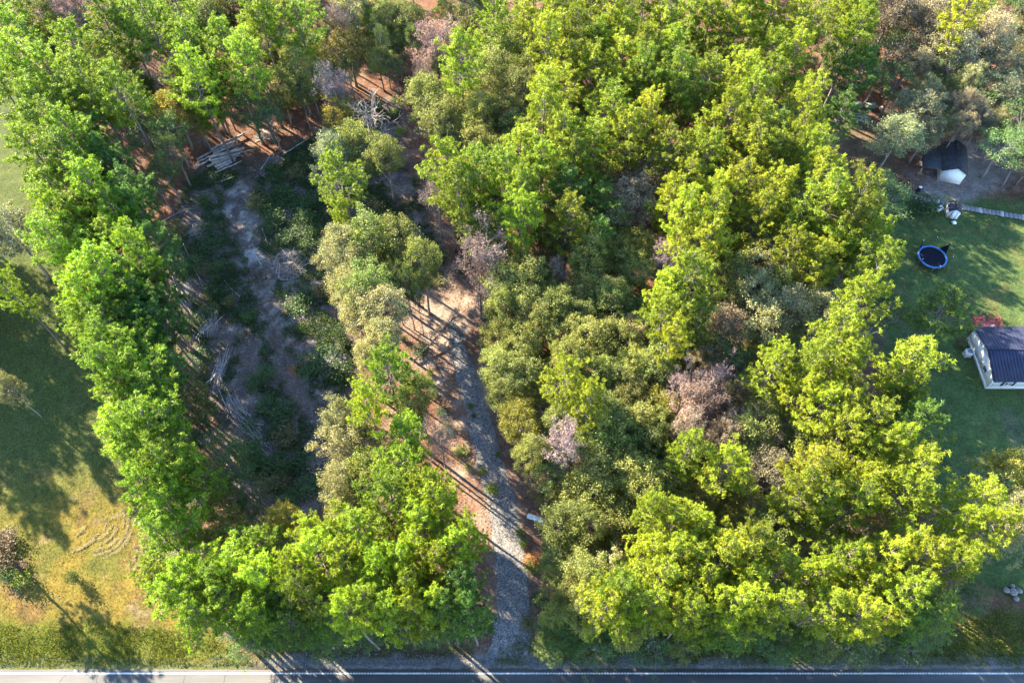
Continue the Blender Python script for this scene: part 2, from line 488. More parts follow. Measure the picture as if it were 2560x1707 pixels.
def hard_proto(seed, h=12.0, R=3.2, ncl=85, per=85, leaf=.20, sparse=0.0, tall=.62):
    r = np.random.default_rng(seed)
    tr, cr = MB(), MB()
    zc, rz = h * (1 - tall / 2), h * tall / 2
    # lobed crown outline
    lob = [(unit(r.normal(size=3) * [1, 1, .6]), r.uniform(.15, .4)) for _ in range(7)]
    C = []
    while len(C) < ncl:
        v = unit(r.normal(size=3)); u = r.uniform(.25, 1) ** .45
        g = .72 + sum(a * max(0, v @ q) ** 6 for q, a in lob)
        if v[2] < -.55 and r.random() < .7: continue
        C.append([v[0] * R * u * g, v[1] * R * u * g, zc + v[2] * rz * u * g])
    C = np.array(C)
    limbs(r, tr, C, h * .3, h * .62)
    rad = r.uniform(.35, .85, ncl)
    m = r.poisson(per, ncl)
    idx = np.repeat(np.arange(ncl), m)
    off = unit(r.normal(size=(len(idx), 3))) * (r.uniform(0, 1, len(idx)) ** .45)[:, None] * rad[idx][:, None]
    off[:, 2] *= .7
    c = C[idx] + off
    d = unit(r.normal(size=c.shape) * [1, 1, .55] + unit(off) * .5)
    lz = leaf * r.uniform(.7, 1.35, len(c))
    cr.blades(c, d, lz, lz * r.uniform(.5, .75, len(c)), r, face=unit(off) * .8 + r.normal(size=c.shape) * .6 + [0, 0, .4])
    # fine twigs poking out of the clusters
    k = r.integers(0, ncl, 120)
    e = C[k] + unit(r.normal(size=(120, 3))) * (rad[k] * r.uniform(.9, 1.4, 120))[:, None]
    tr.sticks(C[k], e, .014, .006)
    return tr.mesh('hardwood_trunk', M_BARK_H, True), cr.mesh('hardwood_crown', M_LEAF)

def bare_proto(seed, h=10.0, R=2.6, leaves=0, up=.9):
    r = np.random.default_rng(seed)
    tr, cr = MB(), MB()
    n = 6
    ax = np.column_stack([np.cumsum(r.normal(size=(n, 2)) * .1, 0), np.linspace(-.1, h * .72, n)])
    ax[:, :2] -= ax[0, :2]
    tr.tube(ax, np.linspace(.15, .05, n), 6)
    ends, segs = [], []
    def grow(p, d, L, rad, lev):
        k = 3
        pts = [p]
        for i in range(k):
            d = unit(d + r.normal(size=3) * .16 + np.array([0, 0, .06]))
            pts.append(pts[-1] + d * L / k)
        if lev < 2: tr.tube(np.array(pts), np.linspace(rad, rad * .6, k + 1), 4, cap=False)
        else: segs.append((pts, rad))
        if lev == 3:
            ends.append((pts[1], pts[-1])); return
        for i in range((0, 6, 5, 5)[lev] if lev else 0):
            q = pts[1 + r.integers(k)]
            a = unit(r.normal(size=3))
            grow(q, unit(d * .75 + a * .8), L * r.uniform(.45, .65), rad * .52, lev + 1)
    for i in range(15):
        t = r.uniform(.38, 1)
        z = h * .72 * t
        p = np.array([np.interp(z, ax[:, 2], ax[:, 0]), np.interp(z, ax[:, 2], ax[:, 1]), z])
        a = i * 2.399
        d = unit(np.array([math.cos(a), math.sin(a), up * r.uniform(.4, 1.3)]))
        grow(p, d, R * r.uniform(.75, 1.05) * (1.15 - .4 * t), .045, 1)
    for q in range(3):
        cr.sticks([s[0][q] for s in segs], [s[0][q + 1] for s in segs], np.array([s[1] for s in segs]) * (1 - .13 * q), np.array([s[1] for s in segs]) * (.87 - .13 * q))
    if leaves:
        e = np.array([x[1] for x in ends]); f = np.array([x[0] for x in ends])
        i = r.integers(0, len(e), leaves)
        u = r.uniform(0, 1.1, leaves)[:, None]
        c = f[i] * (1 - u) + e[i] * u + r.normal(size=(leaves, 3)) * .12
        lz = r.uniform(.06, .14, leaves)
        cr.blades(c, r.normal(size=(leaves, 3)), lz, lz * .6, r)
    return tr.mesh('bare_trunk', M_BARK_H, True), cr.mesh('bare_crown', M_TWIG)

def shrub_proto(seed, R=1.0, h=1.3, n=900, leaf=.15):
    r = np.random.default_rng(seed)
    st, cr = MB(), MB()
    tips = []
    for i in range(16):
        a = i * 2.399; v = np.array([math.cos(a) * R * r.uniform(.3, .9), math.sin(a) * R * r.uniform(.3, .9), h * r.uniform(.55, 1.0)])
        st.tube(np.stack([[v[0] * .08, v[1] * .08, -.05], v * [.5, .5, .65], v]), [.025, .018, .008], 4, cap=False)
        tips.append(v)
    tips = np.array(tips)
    i = r.integers(0, 16, n)
    c = tips[i] * (1 - r.uniform(0, 1, (n, 1)) ** 2 * .55) + r.normal(size=(n, 3)) * [.26 * R, .26 * R, .16 * h]
    c[:, 2] = np.maximum(c[:, 2], .05)
    lz = leaf * r.uniform(.7, 1.4, n)
    cr.blades(c, r.normal(size=(n, 3)) * [1, 1, .6] + [0, 0, .35], lz, lz * .6, r)
    return st.mesh('shrub_stems', M_BARK_H), cr.mesh('shrub_foliage', M_SHRUB)

PROTO = {
    'pine': [pine_proto(100 + i, 20, 3.0, (.50, .55, .58, .46, .6, .52, .56)[i]) for i in range(7)],
    'hard': [hard_proto(200 + i, 12, 3.2, 120, 105, .155, tall=(.62, .7, .58, .66, .6, .72)[i]) for i in range(6)],
    'thin': [hard_proto(240 + i, 12, 3.2, 85, 62, .155) for i in range(4)],
    'bare': [bare_proto(300 + i) for i in range(3)],
    'dry': [bare_proto(330 + i, leaves=9000) for i in range(4)],
    'shrub': [shrub_proto(400 + i, 1.0, 1.3) for i in range(5)],
}
PROTO_H = {'pine': 20.0, 'hard': 12.0, 'thin': 12.0, 'bare': 10.0, 'dry': 10.0, 'shrub': 1.3}
PROTO_R = {'pine': 3.0, 'hard': 3.2, 'thin': 3.2, 'bare': 3.0, 'dry': 3.0, 'shrub': 1.0}
CROWN_Z = {'pine': .76, 'hard': .66, 'thin': .66, 'bare': .7, 'dry': .7}

# kind letter -> (prototype, object name, height, crown colour, look, category)
KIND = {  # hardwoods are told apart by crown colour, their species is unknown
    'P': ('pine', 'pine_tree', 19.5, (.225, .275, .018), 'yellow-green pine', 'pine tree'),
    'D': ('pine', 'pine_tree', 16.0, (.105, .175, .028), 'shade-green pine', 'pine tree'),  # shade on these pines is put into a deeper crown green
    'O': ('hard', 'olive_hardwood_tree', 14.0, (.205, .225, .06), 'olive green hardwood', 'hardwood tree'),
    'T': ('thin', 'thin_hardwood_tree', 11.0, (.095, .15, .045), 'thin shade-green hardwood', 'hardwood tree'),  # the shade these hardwoods stand in is painted into their darker green
    'G': ('hard', 'pale_hardwood_tree', 14.5, (.255, .255, .125), 'pale grey-green hardwood', 'hardwood tree'),
    'K': ('hard', 'khaki_hardwood_tree', 14.5, (.260, .215, .135), 'khaki brown hardwood', 'hardwood tree'),
    'Y': ('hard', 'yellowing_hardwood_tree', 13.0, (.245, .225, .045), 'yellowing hardwood', 'hardwood tree'),
    'R': ('dry', 'withered_tree', 14.0, (.33, .235, .20), 'withered pinkish brown tree', 'dead tree'),
    'B': ('bare', 'bare_tree', 12.0, (.38, .31, .30), 'leafless grey tree', 'dead tree'),
}

# ------------------------------------------------------------------ where the trees stand: crown centres read off enlarged crops
# (crop origin x, y, then per kind "x,y,r" in crop pixels, 2.613 to one photograph pixel)
CROPS = [
 (0, 0, {'P': '60,60,150 80,240,140 700,120,170 520,320,170 150,440,160 330,500,120 560,560,130 980,180,150 1160,60,150 1680,60,120 860,230,120 1250,340,120 1290,520,110 1480,300,160 1620,420,130 1720,200,110 820,640,170 280,700,160 70,600,140 560,700,110 470,900,150 300,860,130 480,1080,190 280,1040,140 380,1260,150 620,1260,140 540,1440,150 380,1440,120 750,1420,130',
          'D': '700,1030,110 760,1130,120 850,1260,120 900,1380,100 650,900,100', 'O': '250,100,120 830,480,110 1330,120,140 1520,40,130', 'R': '470,50,110', 'B': '1070,430,150',
          'Y': '1130,700,110 1290,790,60', 'T': '980,900,130 1110,850,110 1640,720,150'}),
 (640, 0, {'P': '110,180,120 300,200,140 330,320,120 560,1170,130 600,1300,130 480,1260,100 1350,430,160 1280,520,140 1420,540,110 1380,1060,150 1250,1130,130 1450,1150,130 1330,1260,120 1720,1040,150 1640,1180,130 1740,1300,110 1730,1440,110 1560,100,140 560,1430,70',
            'O': '60,50,120 860,120,140 1030,160,110 150,420,150 280,480,120 80,560,140 230,600,150 640,930,130 720,990,130 850,1040,110 1420,130,130 1350,230,130 1520,240,150 1660,150,130 1620,300,130 1730,250,110 1560,490,130 1500,640,120 1620,600,120 1250,780,140 1150,720,110 1350,840,130 1480,780,120 1640,760,120 1720,680,110 1700,880,110 1460,940,100 1400,1340,120 1560,1350,100 1480,1480,130 1620,1500,120 1560,1020,100 1100,620,120 1200,660,110',
            'G': '620,60,120 700,130,150 820,50,100 500,1000,110 1560,900,140', 'Y': '600,300,190 690,440,150 490,410,120 550,760,100', 'R': '540,130,90 510,570,110 560,670,110 1180,250,130 1140,360,130 1100,480,80 1180,1240,110',
            'B': '740,770,140', 'T': '130,740,160 1280,920,120'}),
 (1280, 0, {'P': '150,60,130 320,120,140 500,80,130 650,160,130 420,250,130 240,300,120 560,330,130 720,280,120 860,120,120 960,230,140 1130,180,140 1280,190,120 1420,60,120 1560,120,120 1680,60,120 1450,250,110 1560,280,130 1680,380,130 860,380,120 1040,380,120 700,440,130 520,500,140 350,480,130 250,640,140 860,520,110 930,620,110 1090,540,130 1260,540,140 1480,520,120 1560,640,140 1680,540,110 1690,690,120 380,620,120 560,640,130 720,620,120 820,700,120 1080,680,120 1230,660,120 640,780,130 480,820,120 200,790,130 110,860,110 900,800,120 1100,800,120 1300,800,110 1400,800,120 1580,860,120 330,930,130 520,960,130 760,900,120 920,900,120 1280,900,130 1420,900,110 120,1020,150 200,1130,130 400,1080,110 600,1010,110 1020,1060,130 1150,1100,130 1270,1040,120 1560,1050,130 1700,1050,120 1480,1130,120 1000,1180,120 1130,1220,120 1600,1180,130 1480,1250,120 1720,1280,120 1020,1330,110 1340,1320,120 1130,1430,110 380,1460,140 480,1400,120 1300,1450,110 1480,1380,120 1620,1420,110 1600,960,110',
             'D': '1280,1200,120 580,1330,120 360,1250,110 1700,900,110 860,420,100', 'O': '60,200,120 60,360,110 90,500,100 60,640,120 70,740,110 540,1180,110', 'G': '680,1470,120 150,720,80', 'K': '800,1150,140 780,1330,130 900,1260,110', 'B': '440,1190,80 1260,760,70'}),
 (1880, 0, {'P': '130,60,140 300,120,130 330,240,130 100,250,120 640,100,140 680,250,140 620,360,120 120,380,140 260,380,110 130,510,130 80,660,130 350,680,120 70,880,130 280,920,110 330,1030,90 100,1060,150 430,1180,150 520,1240,120 330,1280,140 130,1300,140 670,1330,140 770,1430,130 480,1380,140 280,1470,150 600,1480,130 100,1470,130 1380,100,150 1300,180,100',
             'D': '700,450,140 170,1180,110 560,740,110 450,1050,100', 'K': '920,80,150 1050,60,150 1160,100,140 1000,200,130 1110,260,120 1530,250,160 1330,320,140 1460,400,160',
             'G': '1620,400,140 1720,600,130 1080,740,180 950,880,150 1200,860,160', 'T': '900,330,130 1280,460,120 1180,500,110 1330,560,140 1520,620,150 1700,80,110 960,540,140 1000,420,120 1650,950,160 1750,830,120 1740,1060,130 860,1260,150', 'R': '480,960,70'}),
 (0, 550, {'P': '400,170,150 560,150,140 750,140,130 540,330,140 700,380,150 580,520,130 740,560,140 920,240,110 600,700,120 760,700,150 720,870,140 880,880,150 780,1010,130 950,1020,150 860,1130,150 790,1240,150 1000,1200,150 850,1400,150 1030,1360,160 960,1500,150 60,460,90',
           'D': '1010,170,100 880,400,130 1050,330,100 920,560,130 1050,560,110 950,720,130 1080,680,110 1030,860,120 1080,1000,110', 'O': '1150,1120,110 1240,1220,130 1220,1330,130', 'T': '1180,1500,130 1350,1500,130', 'G': '60,90,170 40,1090,80', 'K': ''}),
 (640, 550, {'O': '740,150,140 900,150,140 900,330,140 1080,300,110 760,480,140 900,470,120 1640,430,110 1700,130,100 1620,560,110 1700,650,120 1590,760,110 1740,820,120 1640,900,120 1580,1000,110 1720,1020,120 1640,1130,110 1460,50,120 1060,1150,80 1010,1260,100',
             'G': '560,180,120 620,300,120 760,330,150 600,440,110 680,600,120 830,600,120 830,800,110 750,900,100 900,870,90 560,1330,110 640,1440,140 540,1440,100', 'P': '870,1020,140 760,1080,110 1000,1010,120 850,1130,120 740,1260,90 900,1260,130 980,1430,130 880,1500,110 1080,1480,100 1740,250,70',
             'R': '1500,200,150 1600,290,130 1450,340,110 1500,520,100 1190,1410,110', 'Y': '1750,1200,110 1720,1340,110'}),
 (1280, 550, {'P': '380,60,170 450,150,130 300,180,100 330,1060,120 450,1120,130 340,1180,110 500,1220,100 1250,180,150 1330,260,130 1180,290,120 1020,360,120 1130,420,140 1010,510,120 1150,540,140 980,640,110 1100,660,130 1040,800,90 1690,980,120 1740,1060,100 1760,1230,90 1700,1350,90 1320,1500,130 1150,1520,110',
              'D': '570,130,100 1220,640,90', 'O': '100,100,130 110,260,130 100,400,120 500,260,120 490,400,130 650,250,140 690,60,140 800,340,110 660,520,120 560,560,120 300,560,120 430,640,110 90,560,120 200,680,120 60,700,110 340,760,130 240,850,120 480,790,130 640,760,120 700,860,130 140,980,120 100,1130,110 360,920,110 560,1000,110 650,1080,110 780,980,100 930,960,120 900,1080,110 300,1330,90 620,1280,130 750,1200,120 820,1350,130 960,1380,110 700,1450,130 560,1440,120 880,1480,120 1480,360,120 1420,470,110 1680,200,100 1700,460,120 1500,760,110 1640,1480,130 1500,1450,110',
              'T': '1180,800,100 830,600,100 1460,950,130 1350,850,120 1580,900,110', 'G': '820,720,110 90,830,110 1540,250,130 1620,330,130 1560,480,130 1650,680,140 1740,580,130 1620,800,130 1750,780,120 1590,1340,130',
              'Y': '800,200,110 120,1300,130 80,1400,110 930,1260,120', 'R': '350,1470,130 1010,260,100 1080,180,80 1140,1080,110 1250,1180,150 1120,1250,120 1400,1200,140 1320,1320,140 1150,1400,110 1480,1330,100 1320,1030,120 300,340,80', 'K': '1400,700,130 1240,950,150 1360,1430,110'}),
 (1880, 550, {'P': '250,60,140 140,140,110 240,220,110 500,190,130 420,300,100 560,280,110 560,60,120 760,140,120 700,260,130 850,220,120 800,330,120 680,560,120 620,460,110 720,660,90 520,800,150 620,850,140 440,900,120 560,960,140 380,960,110 150,960,120 200,1050,100 450,1060,110 310,1150,100 240,1230,110 420,1250,130 330,1320,130 560,1270,120 680,1300,120 760,1330,120 560,1420,120 700,1420,120 820,1380,110 900,1500,110 1010,960,150 1110,1050,130 1000,1120,110',
              'D': '80,60,120 900,300,100 640,1200,110 1060,1350,110 960,1230,110', 'O': '400,70,110 120,420,130 260,420,110 60,1290,110 200,1440,130 330,1480,130', 'T': '760,50,110 820,430,120 860,600,120 1000,1430,100', 'G': '60,300,130 360,500,150 250,590,150 420,620,140 160,690,140 80,760,130 300,720,120 560,600,120', 'K': '100,1440,100'}),
 (0, 1107, {'P': '960,60,140 1120,180,140 1280,230,130 1020,320,130 1150,440,150 1120,640,160 1130,780,160 1090,900,120 1280,900,150 1450,880,140 1600,820,150 1730,680,140 1720,930,150 1480,1030,140 1200,1020,140 1330,1150,110 1560,1100,130 1700,1130,110',
            'T': '1330,100,150 1500,120,120 1580,300,130', 'O': '1430,470,100 1260,560,90', 'Y': '1520,640,130'}),
 (640, 1107, {'P': '70,600,130 200,620,120 110,760,150 60,900,130 260,830,120 400,600,110 430,760,150 540,640,130 600,800,140 700,600,150 520,880,130 330,1000,110 640,920,120 740,700,130 880,380,150 780,480,140 960,170,150 1060,220,140 1150,330,130 1000,60,120 1230,300,90 1000,440,130 1200,480,140 1330,480,120 1080,600,140 1250,600,130 1390,620,90 1100,720,130 960,800,130 1300,720,120 1180,820,120 820,880,130 1040,960,120 880,1000,120 1150,980,110 760,1060,120 620,1120,120 900,1180,120 1030,1150,120 1170,1200,100',
              'D': '150,1050,120 250,1200,120 480,1150,100 1350,980,120 1440,1050,110 1400,1180,110 720,1230,100 120,1180,100 1250,1080,100', 'G': '560,60,130 550,260,120', 'O': '700,80,160 730,210,130 600,440,120 900,640,120 1430,1310,90', 'Y': '180,520,90'}),
 (1280, 1107, {'P': '1310,60,170 1380,180,130 1440,90,100 1030,560,150 960,640,130 1180,600,120 1220,700,120 880,720,110 1040,760,130 1190,800,130 1390,760,150 1540,680,120 1650,760,150 1740,860,130 960,880,130 1120,920,130 690,960,130 850,960,130 600,1080,130 740,1090,120 900,1080,120 1060,1080,130 1230,960,120 1340,900,120 1500,920,140 1400,1060,120 1560,1060,130 1680,1000,120 1730,1100,110 1160,1190,110 960,1180,110 1300,1180,120 900,470,90',
               'D': '1420,1300,110 1300,1310,100 1480,1200,110 1640,1230,110', 'O': '130,80,100 560,150,150 500,300,140 640,330,140 830,260,130 720,130,120 1000,60,120 900,150,120 1030,240,130 1620,100,130 1720,330,120 1580,480,130 1700,560,120 330,520,130 300,640,120 480,560,120 700,520,140 800,600,120 820,800,100 500,900,130 450,1100,110 760,1250,90 370,980,90',
               'T': '280,170,130', 'R': '350,70,110', 'K': '1660,220,130 1560,260,110', 'Y': '1230,330,120 1300,430,130 1450,470,110', 'G': '640,620,120 640,830,110'}),
 (1880, 1107, {'P': '380,200,150 520,250,150 300,350,120 420,420,130 560,60,110 760,60,120 860,160,130 1040,200,140 700,300,140 850,340,150 1000,360,140 1080,450,110 900,480,130 640,440,120 1440,400,140 1560,440,130 1500,580,130 1320,560,90 60,740,140 200,780,140 110,900,150 250,930,130 60,1040,120 180,1080,130 420,870,100 560,760,120 520,900,110 700,800,150 820,760,130 960,680,120 1090,740,120 1200,700,110 1290,810,110 1050,850,110 740,950,150 660,1050,130 820,1060,140 960,980,120 480,1080,120 700,1160,120 820,1290,110',
               'D': '60,1220,110 850,1180,130 1020,1110,140 1160,1080,120 430,1180,110 560,1250,100 760,1400,120', 'O': '60,60,130 240,120,150 80,420,150 210,500,130 60,580,120', 'K': '130,250,130 760,560,120', 'B': '1110,960,70', 'Y': '1700,200,150', 'T': '1400,1040,90', 'G': '1720,480,130 1640,620,100'}),
]
# trees whose foot shows: photograph pixel of the foot, kind, height, crown radius in metres
FEET = [(455, 509, 'T', 11, 2.6), (478, 466, 'T', 11.5, 2.4), (435, 535, 'T', 10, 2.2), (519, 371, 'P', 16, 2.6), (578, 343, 'P', 18, 2.8), (705, 385, 'T', 10.5, 3.0), (977, 222, 'T', 13, 1.8), (1003, 165, 'T', 13, 2.0), (1046, 205, 'T', 12, 1.7), (960, 185, 'T', 12.5, 1.8), (2052, 249, 'P', 19, 2.8), (2040, 186, 'P', 18, 2.6),
        (2263, 887, 'D', 13.5, 4.0), (1037, 824, 'T', 15, 1.5), (1143, 598, 'P', 14, 2.2), (1176, 600, 'P', 15, 2.3), (1060, 838, 'T', 14, 1.0), (1008, 812, 'T', 15, 1.3)]
# trees beyond the left edge whose shadows fall across the lawn, and the wood going on past the upper edge (metres)
BEYOND = [(-79, 58, 'P', 18, 3.6), (-86, 55, 'P', 19, 3.8), (-83, 62, 'O', 13, 4.4), (-75, 63, 'P', 18, 3.6), (-89, 61, 'P', 18, 3.6), (-80, 69, 'P', 19, 3.8), (-88, 69, 'O', 14, 4.4), (-95, 63, 'P', 19, 3.8), (-84, 76, 'P', 18, 3.6), (-93, 75, 'O', 14, 4.4), (-100, 69, 'P', 18, 3.8), (-92, 54, 'P', 18, 3.8), (-98, 57, 'P', 18, 3.8),
          (-82, 65, 'O', 14, 5.0), (-77, 54, 'O', 13, 4.6), (-90, 57, 'O', 16, 5.2), (-95, 68, 'O', 16, 5.2), (-84, 51, 'P', 19, 4.0), (-103, 61, 'P', 20, 4.2), (-79, 62, 'O', 15, 4.8), (-86, 73, 'O', 14, 4.8), (-71.5, 56, 'O', 11, 3.6), (-72, 48, 'O', 10, 3.6),
          (-59.4, 25.9, 'P', 13, 3.0)]
ORD = ['zeroth', 'first', 'second', 'third', 'fourth', 'fifth', 'sixth', 'seventh', 'eighth', 'ninth', 'tenth', 'eleventh', 'twelfth', 'thirteenth', 'fourteenth', 'fifteenth', 'sixteenth', 'seventeenth', 'eighteenth', 'nineteenth', 'twentieth']
def ordinal(n):
    if n < len(ORD): return ORD[n]
    t, u = divmod(n, 10)
    w = {2: 'twenty', 3: 'thirty', 4: 'forty', 5: 'fifty', 6: 'sixty', 7: 'seventy', 8: 'eighty', 9: 'ninety'}[t]
    return w + '-' + ORD[u] if u else w[:-1] + 'ieth'

def read_spots():
    spots = []
    for ox, oy, d in CROPS:
        for k, s in d.items():
            for e in s.split():
                a, b, r = map(float, e.split(','))
                spots.append((ox + a / 2.613, oy + b / 2.613, k, r / 2.613))
    return spots

TREES = []      # dicts: px,py (crown centre), x,y (foot), kind, h, r
def put(kind, x, y, h, r):
    p, cz = KIND[kind][0], CROWN_Z[KIND[kind][0]]
    px, py = to_px((x, y, h * cz))
    TREES.append(dict(kind=kind, x=x, y=y, h=h, r=r, px=px, py=py))

def plan_trees():
    rng = np.random.default_rng(5)
    for fx, fy, k, h, r in FEET:
        p = P(fx, fy); put(k, p[0], p[1], h, r)
    kept = []
    spots = sorted(read_spots(), key=lambda s: 'RBYKGTDOP'.index(s[2]) if s[2] in 'RBYK' else 9)
    for px, py, k, rp in spots:
        h = KIND[k][2] * rng.uniform(.9, 1.12)
        rp *= 1.36
        if k in 'RB': h *= np.clip(rp / 50, .75, 1.2)
        if k in 'PD' and rp < 42: h *= .72
        if k in 'OGYKT' and rp < 44: h *= .75
        if k == 'G' and px > 2200 and py < 420: h = 12.5
        if k in 'GO' and 800 < px < 1130 and 560 < py < 1230: h = 17.0
        if k in 'PD' and 850 < px < 1260 and py > 1180: h = 22.5
        if py > 1590: h *= .8
        cz = CROWN_Z[KIND[k][0]]
        z = h * cz
        w = P(px, py, z)
        r = rp / scale_at(py, z)
        r = min(r, 3.7 if k in 'PD' else 4.2)
        # a foot may not stand on the road, in the drive, on a building
        if w[1] < ROAD_Y + 2.0: w[1] = ROAD_Y + 2.0 + rng.uniform(0, .8)
        dd = float(ldist(np.array([w[0]]), np.array([w[1]]), DRIVE_C)[0])
        if dd < 2.6: continue
        if k not in 'PD' and math.hypot(px - 2160, py - 275) < rp + 15: continue
        if any(math.hypot(px - q[0], py - q[1]) < (.40 if k == q[2] else .37) * (.85 if px < 620 and k in 'PD' else 1) * (rp + q[3]) for q in kept): continue
        if any(math.hypot(w[0] - t['x'], w[1] - t['y']) < .9 for t in TREES): continue
        kept.append((px, py, k, rp))
        TREES.append(dict(kind=k, x=w[0], y=w[1], h=h, r=r, px=px, py=py))
    for x, y, k, h, r in BEYOND:
        put(k, x, y, h, r)
    # lower hardwoods filling the gaps under the canopy
    regions = [((1330, 560, 2120, 1560), 'OOOOGKT', 105), ((1090, 20, 2050, 560), 'OOTG', 45), ((60, 20, 1000, 300), 'OOGTP', 60), ((2080, 0, 2640, 340), 'GGKKT', 60), ((2420, 300, 2640, 420), 'GT', 10), ((1180, 420, 1420, 1250), 'OOOT', 24), ((560, 1440, 1210, 1610), 'TTOT', 34), ((1330, 1480, 2330, 1640), 'TTOT', 44), ((300, 700, 620, 1450), 'TTO', 30)]
    for (x0, y0, x1, y1), ks, cnt in regions:
        done = 0
        arr = np.array([(t['px'], t['py'], t['r'] * scale_at(t['py'], t['h'] * .7), t['x'], t['y']) for t in TREES])
        n = 3000
        PX, PY = rng.uniform(x0, x1, n), rng.uniform(y0, y1, n)
        HH = rng.uniform(7.5, 12, n) if y1 < 1575 else rng.uniform(4, 7.5, n)
        KS, RR = rng.choice(list(ks), n), rng.uniform(1.9, 2.9, n)
        WW = np.array([P(a, b, h * .66) for a, b, h in zip(PX, PY, HH)])
        ok = (ldist(WW[:, 0], WW[:, 1], DRIVE_C) > 4.5) & (sdist(WW[:, 0], WW[:, 1], CLEAR) < -1) & (sdist(WW[:, 0], WW[:, 1], YARD) < -2) & (WW[:, 1] > ROAD_Y + (4 if y1 < 1575 else 1.8)) & (np.hypot(PX - 2160, PY - 275) > 85) & ~((PX > 2320) & (PX < 2470) & (PY > 320) & (PY < 510)) & (sdist(WW[:, 0], WW[:, 1], LAWN) < -.5)
        for i in np.nonzero(ok)[0]:
            if done >= cnt: break
            px, py, h, r, w = PX[i], PY[i], HH[i], RR[i], WW[i]
            sc = scale_at(py, h * .66)
            if (np.hypot(px - arr[:, 0], py - arr[:, 1]) < .62 * arr[:, 2] + .25 * r * sc).any() or (np.hypot(w[0] - arr[:, 3], w[1] - arr[:, 4]) < 1.2).any(): continue
            arr = np.vstack([arr, [px, py, r * sc, w[0], w[1]]])
            TREES.append(dict(kind=str(KS[i]), x=w[0], y=w[1], h=h, r=r, px=px, py=py)); done += 1
    # young trees closing the front of the wood towards the road
    for px in list(np.arange(585, 1195, 38)) + list(np.arange(1370, 2260, 40)):
        k = str(rng.choice(list('DTD'))); h = rng.uniform(5.5, 8.5); py = 1572 + rng.uniform(-22, 22)
        w = P(px + rng.uniform(-12, 12), py, h * .66)
        if w[1] < ROAD_Y + 1.9: w[1] = ROAD_Y + 1.9
        TREES.append(dict(kind=k, x=w[0], y=w[1], h=h, r=rng.uniform(1.5, 2.2), px=px, py=py))
    # the wood goes on past the upper edge
    for i in range(400):
        x, y = rng.uniform(-105, 105), rng.uniform(104, 142)
        if x < -82 and y < 120: continue
        k = rng.choice(list('PPPPOOGK'))
        h = KIND[k][2] * rng.uniform(.9, 1.1)
        px, py = to_px((x, y, h * CROWN_Z[KIND[k][0]]))
        if py > 12: continue
        if any(math.hypot(x - t['x'], y - t['y']) < 5.2 for t in TREES): continue
        TREES.append(dict(kind=k, x=x, y=y, h=h, r=rng.uniform(2.6, 3.4), px=px, py=py))

def zone_of(t):
    x, y = t['px'], t['py']
    if y < 10: return 'far woods at the top'
    if x < 170 and y > 480 or x < 20: return 'left lawn edge'
    if x > 2090 and y < 300: return 'grove above the sheds'
    if x > 2120 and y < 560: return 'trees round the sheds'
    if x > 2230 and y > 600: return 'right yard'
    edge = np.interp(y, [0, 500, 700, 900, 1100, 1300, 1707], [330, 360, 460, 500, 560, 620, 620])
    if x < edge: return 'tree line beside left lawn'
    drive = np.interp(y, [0, 400, 700, 850, 1100, 1300, 1707], [1000, 1040, 1090, 1130, 1215, 1265, 1285])
    if x < drive:
        if y < 480: return 'woods behind the clearing'
        if y < 1215: return 'strip left of the drive'
        return 'stand between clearing and road'
    if y > 1250: return 'front woods right of drive'
    if y > 720: return 'middle woods right of drive'
    return 'back woods right of drive'

def name_trees():
    groups = {}
    for t in TREES:
        t['zone'] = zone_of(t); t['look'] = KIND[t['kind']][4]
        groups.setdefault((t['zone'], t['look']), []).append(t)
    for (z, look), ts in groups.items():
        ts.sort(key=lambda t: -t['py'])
        if len(ts) == 1:
            ts[0]['label'] = f'only {look} in the {z}'; continue
        if len(ts) <= 5 or z in ('tree line beside left lawn', 'left lawn edge'):
            for i, t in enumerate(ts):
                t['label'] = f'{look} in the {z}, {ordinal(i + 1)} up from the road'
            continue
        rows, cur, y0 = [], [], None
        for t in ts:
            if y0 is None or y0 - t['py'] > 70: cur = []; rows.append(cur); y0 = t['py']
            cur.append(t)
        for i, row in enumerate(rows):
            row.sort(key=lambda t: t['px'])
            for j, t in enumerate(row):
                t['label'] = f'{look} in {z}, {ordinal(i + 1)} row up, ' + (f'{ordinal(j + 1)} from left' if len(row) > 1 else 'alone')

def grow_trees():
    rng = np.random.default_rng(8)
    for i, t in enumerate(TREES):
        proto, name, _, colr, look, cat = KIND[t['kind']]
        trunk, crown = PROTO[proto][int(rng.integers(len(PROTO[proto])))]
        o = thing(name, t['label'], cat, (t['x'], t['y'], -.02), rng.uniform(0, 6.28), f"{look}s in the {t['zone']}")
        s = t['r'] / PROTO_R[proto]
        o.scale = (s, s, t['h'] / PROTO_H[proto])
        j = rng.normal(size=3) * .05
        b = 1 + rng.normal() * .16
        if rng.random() < .25: b *= .8; j = j + [-.06, 0, .12]
        c = np.clip(np.array(colr) * b * (1 + np.array([j[0], j[1] * .5, j[2]])), .008, .5)
        if t['kind'] in 'PD': c[0] *= np.interp(t['px'], [500, 700, 1250, 1400], [.80, .86, .90, 1.0])  # pines to the left lose red: their shaded side painted into the crown
        link('trunk', trunk, o)
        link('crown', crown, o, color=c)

plan_trees()

name_trees()
grow_trees()

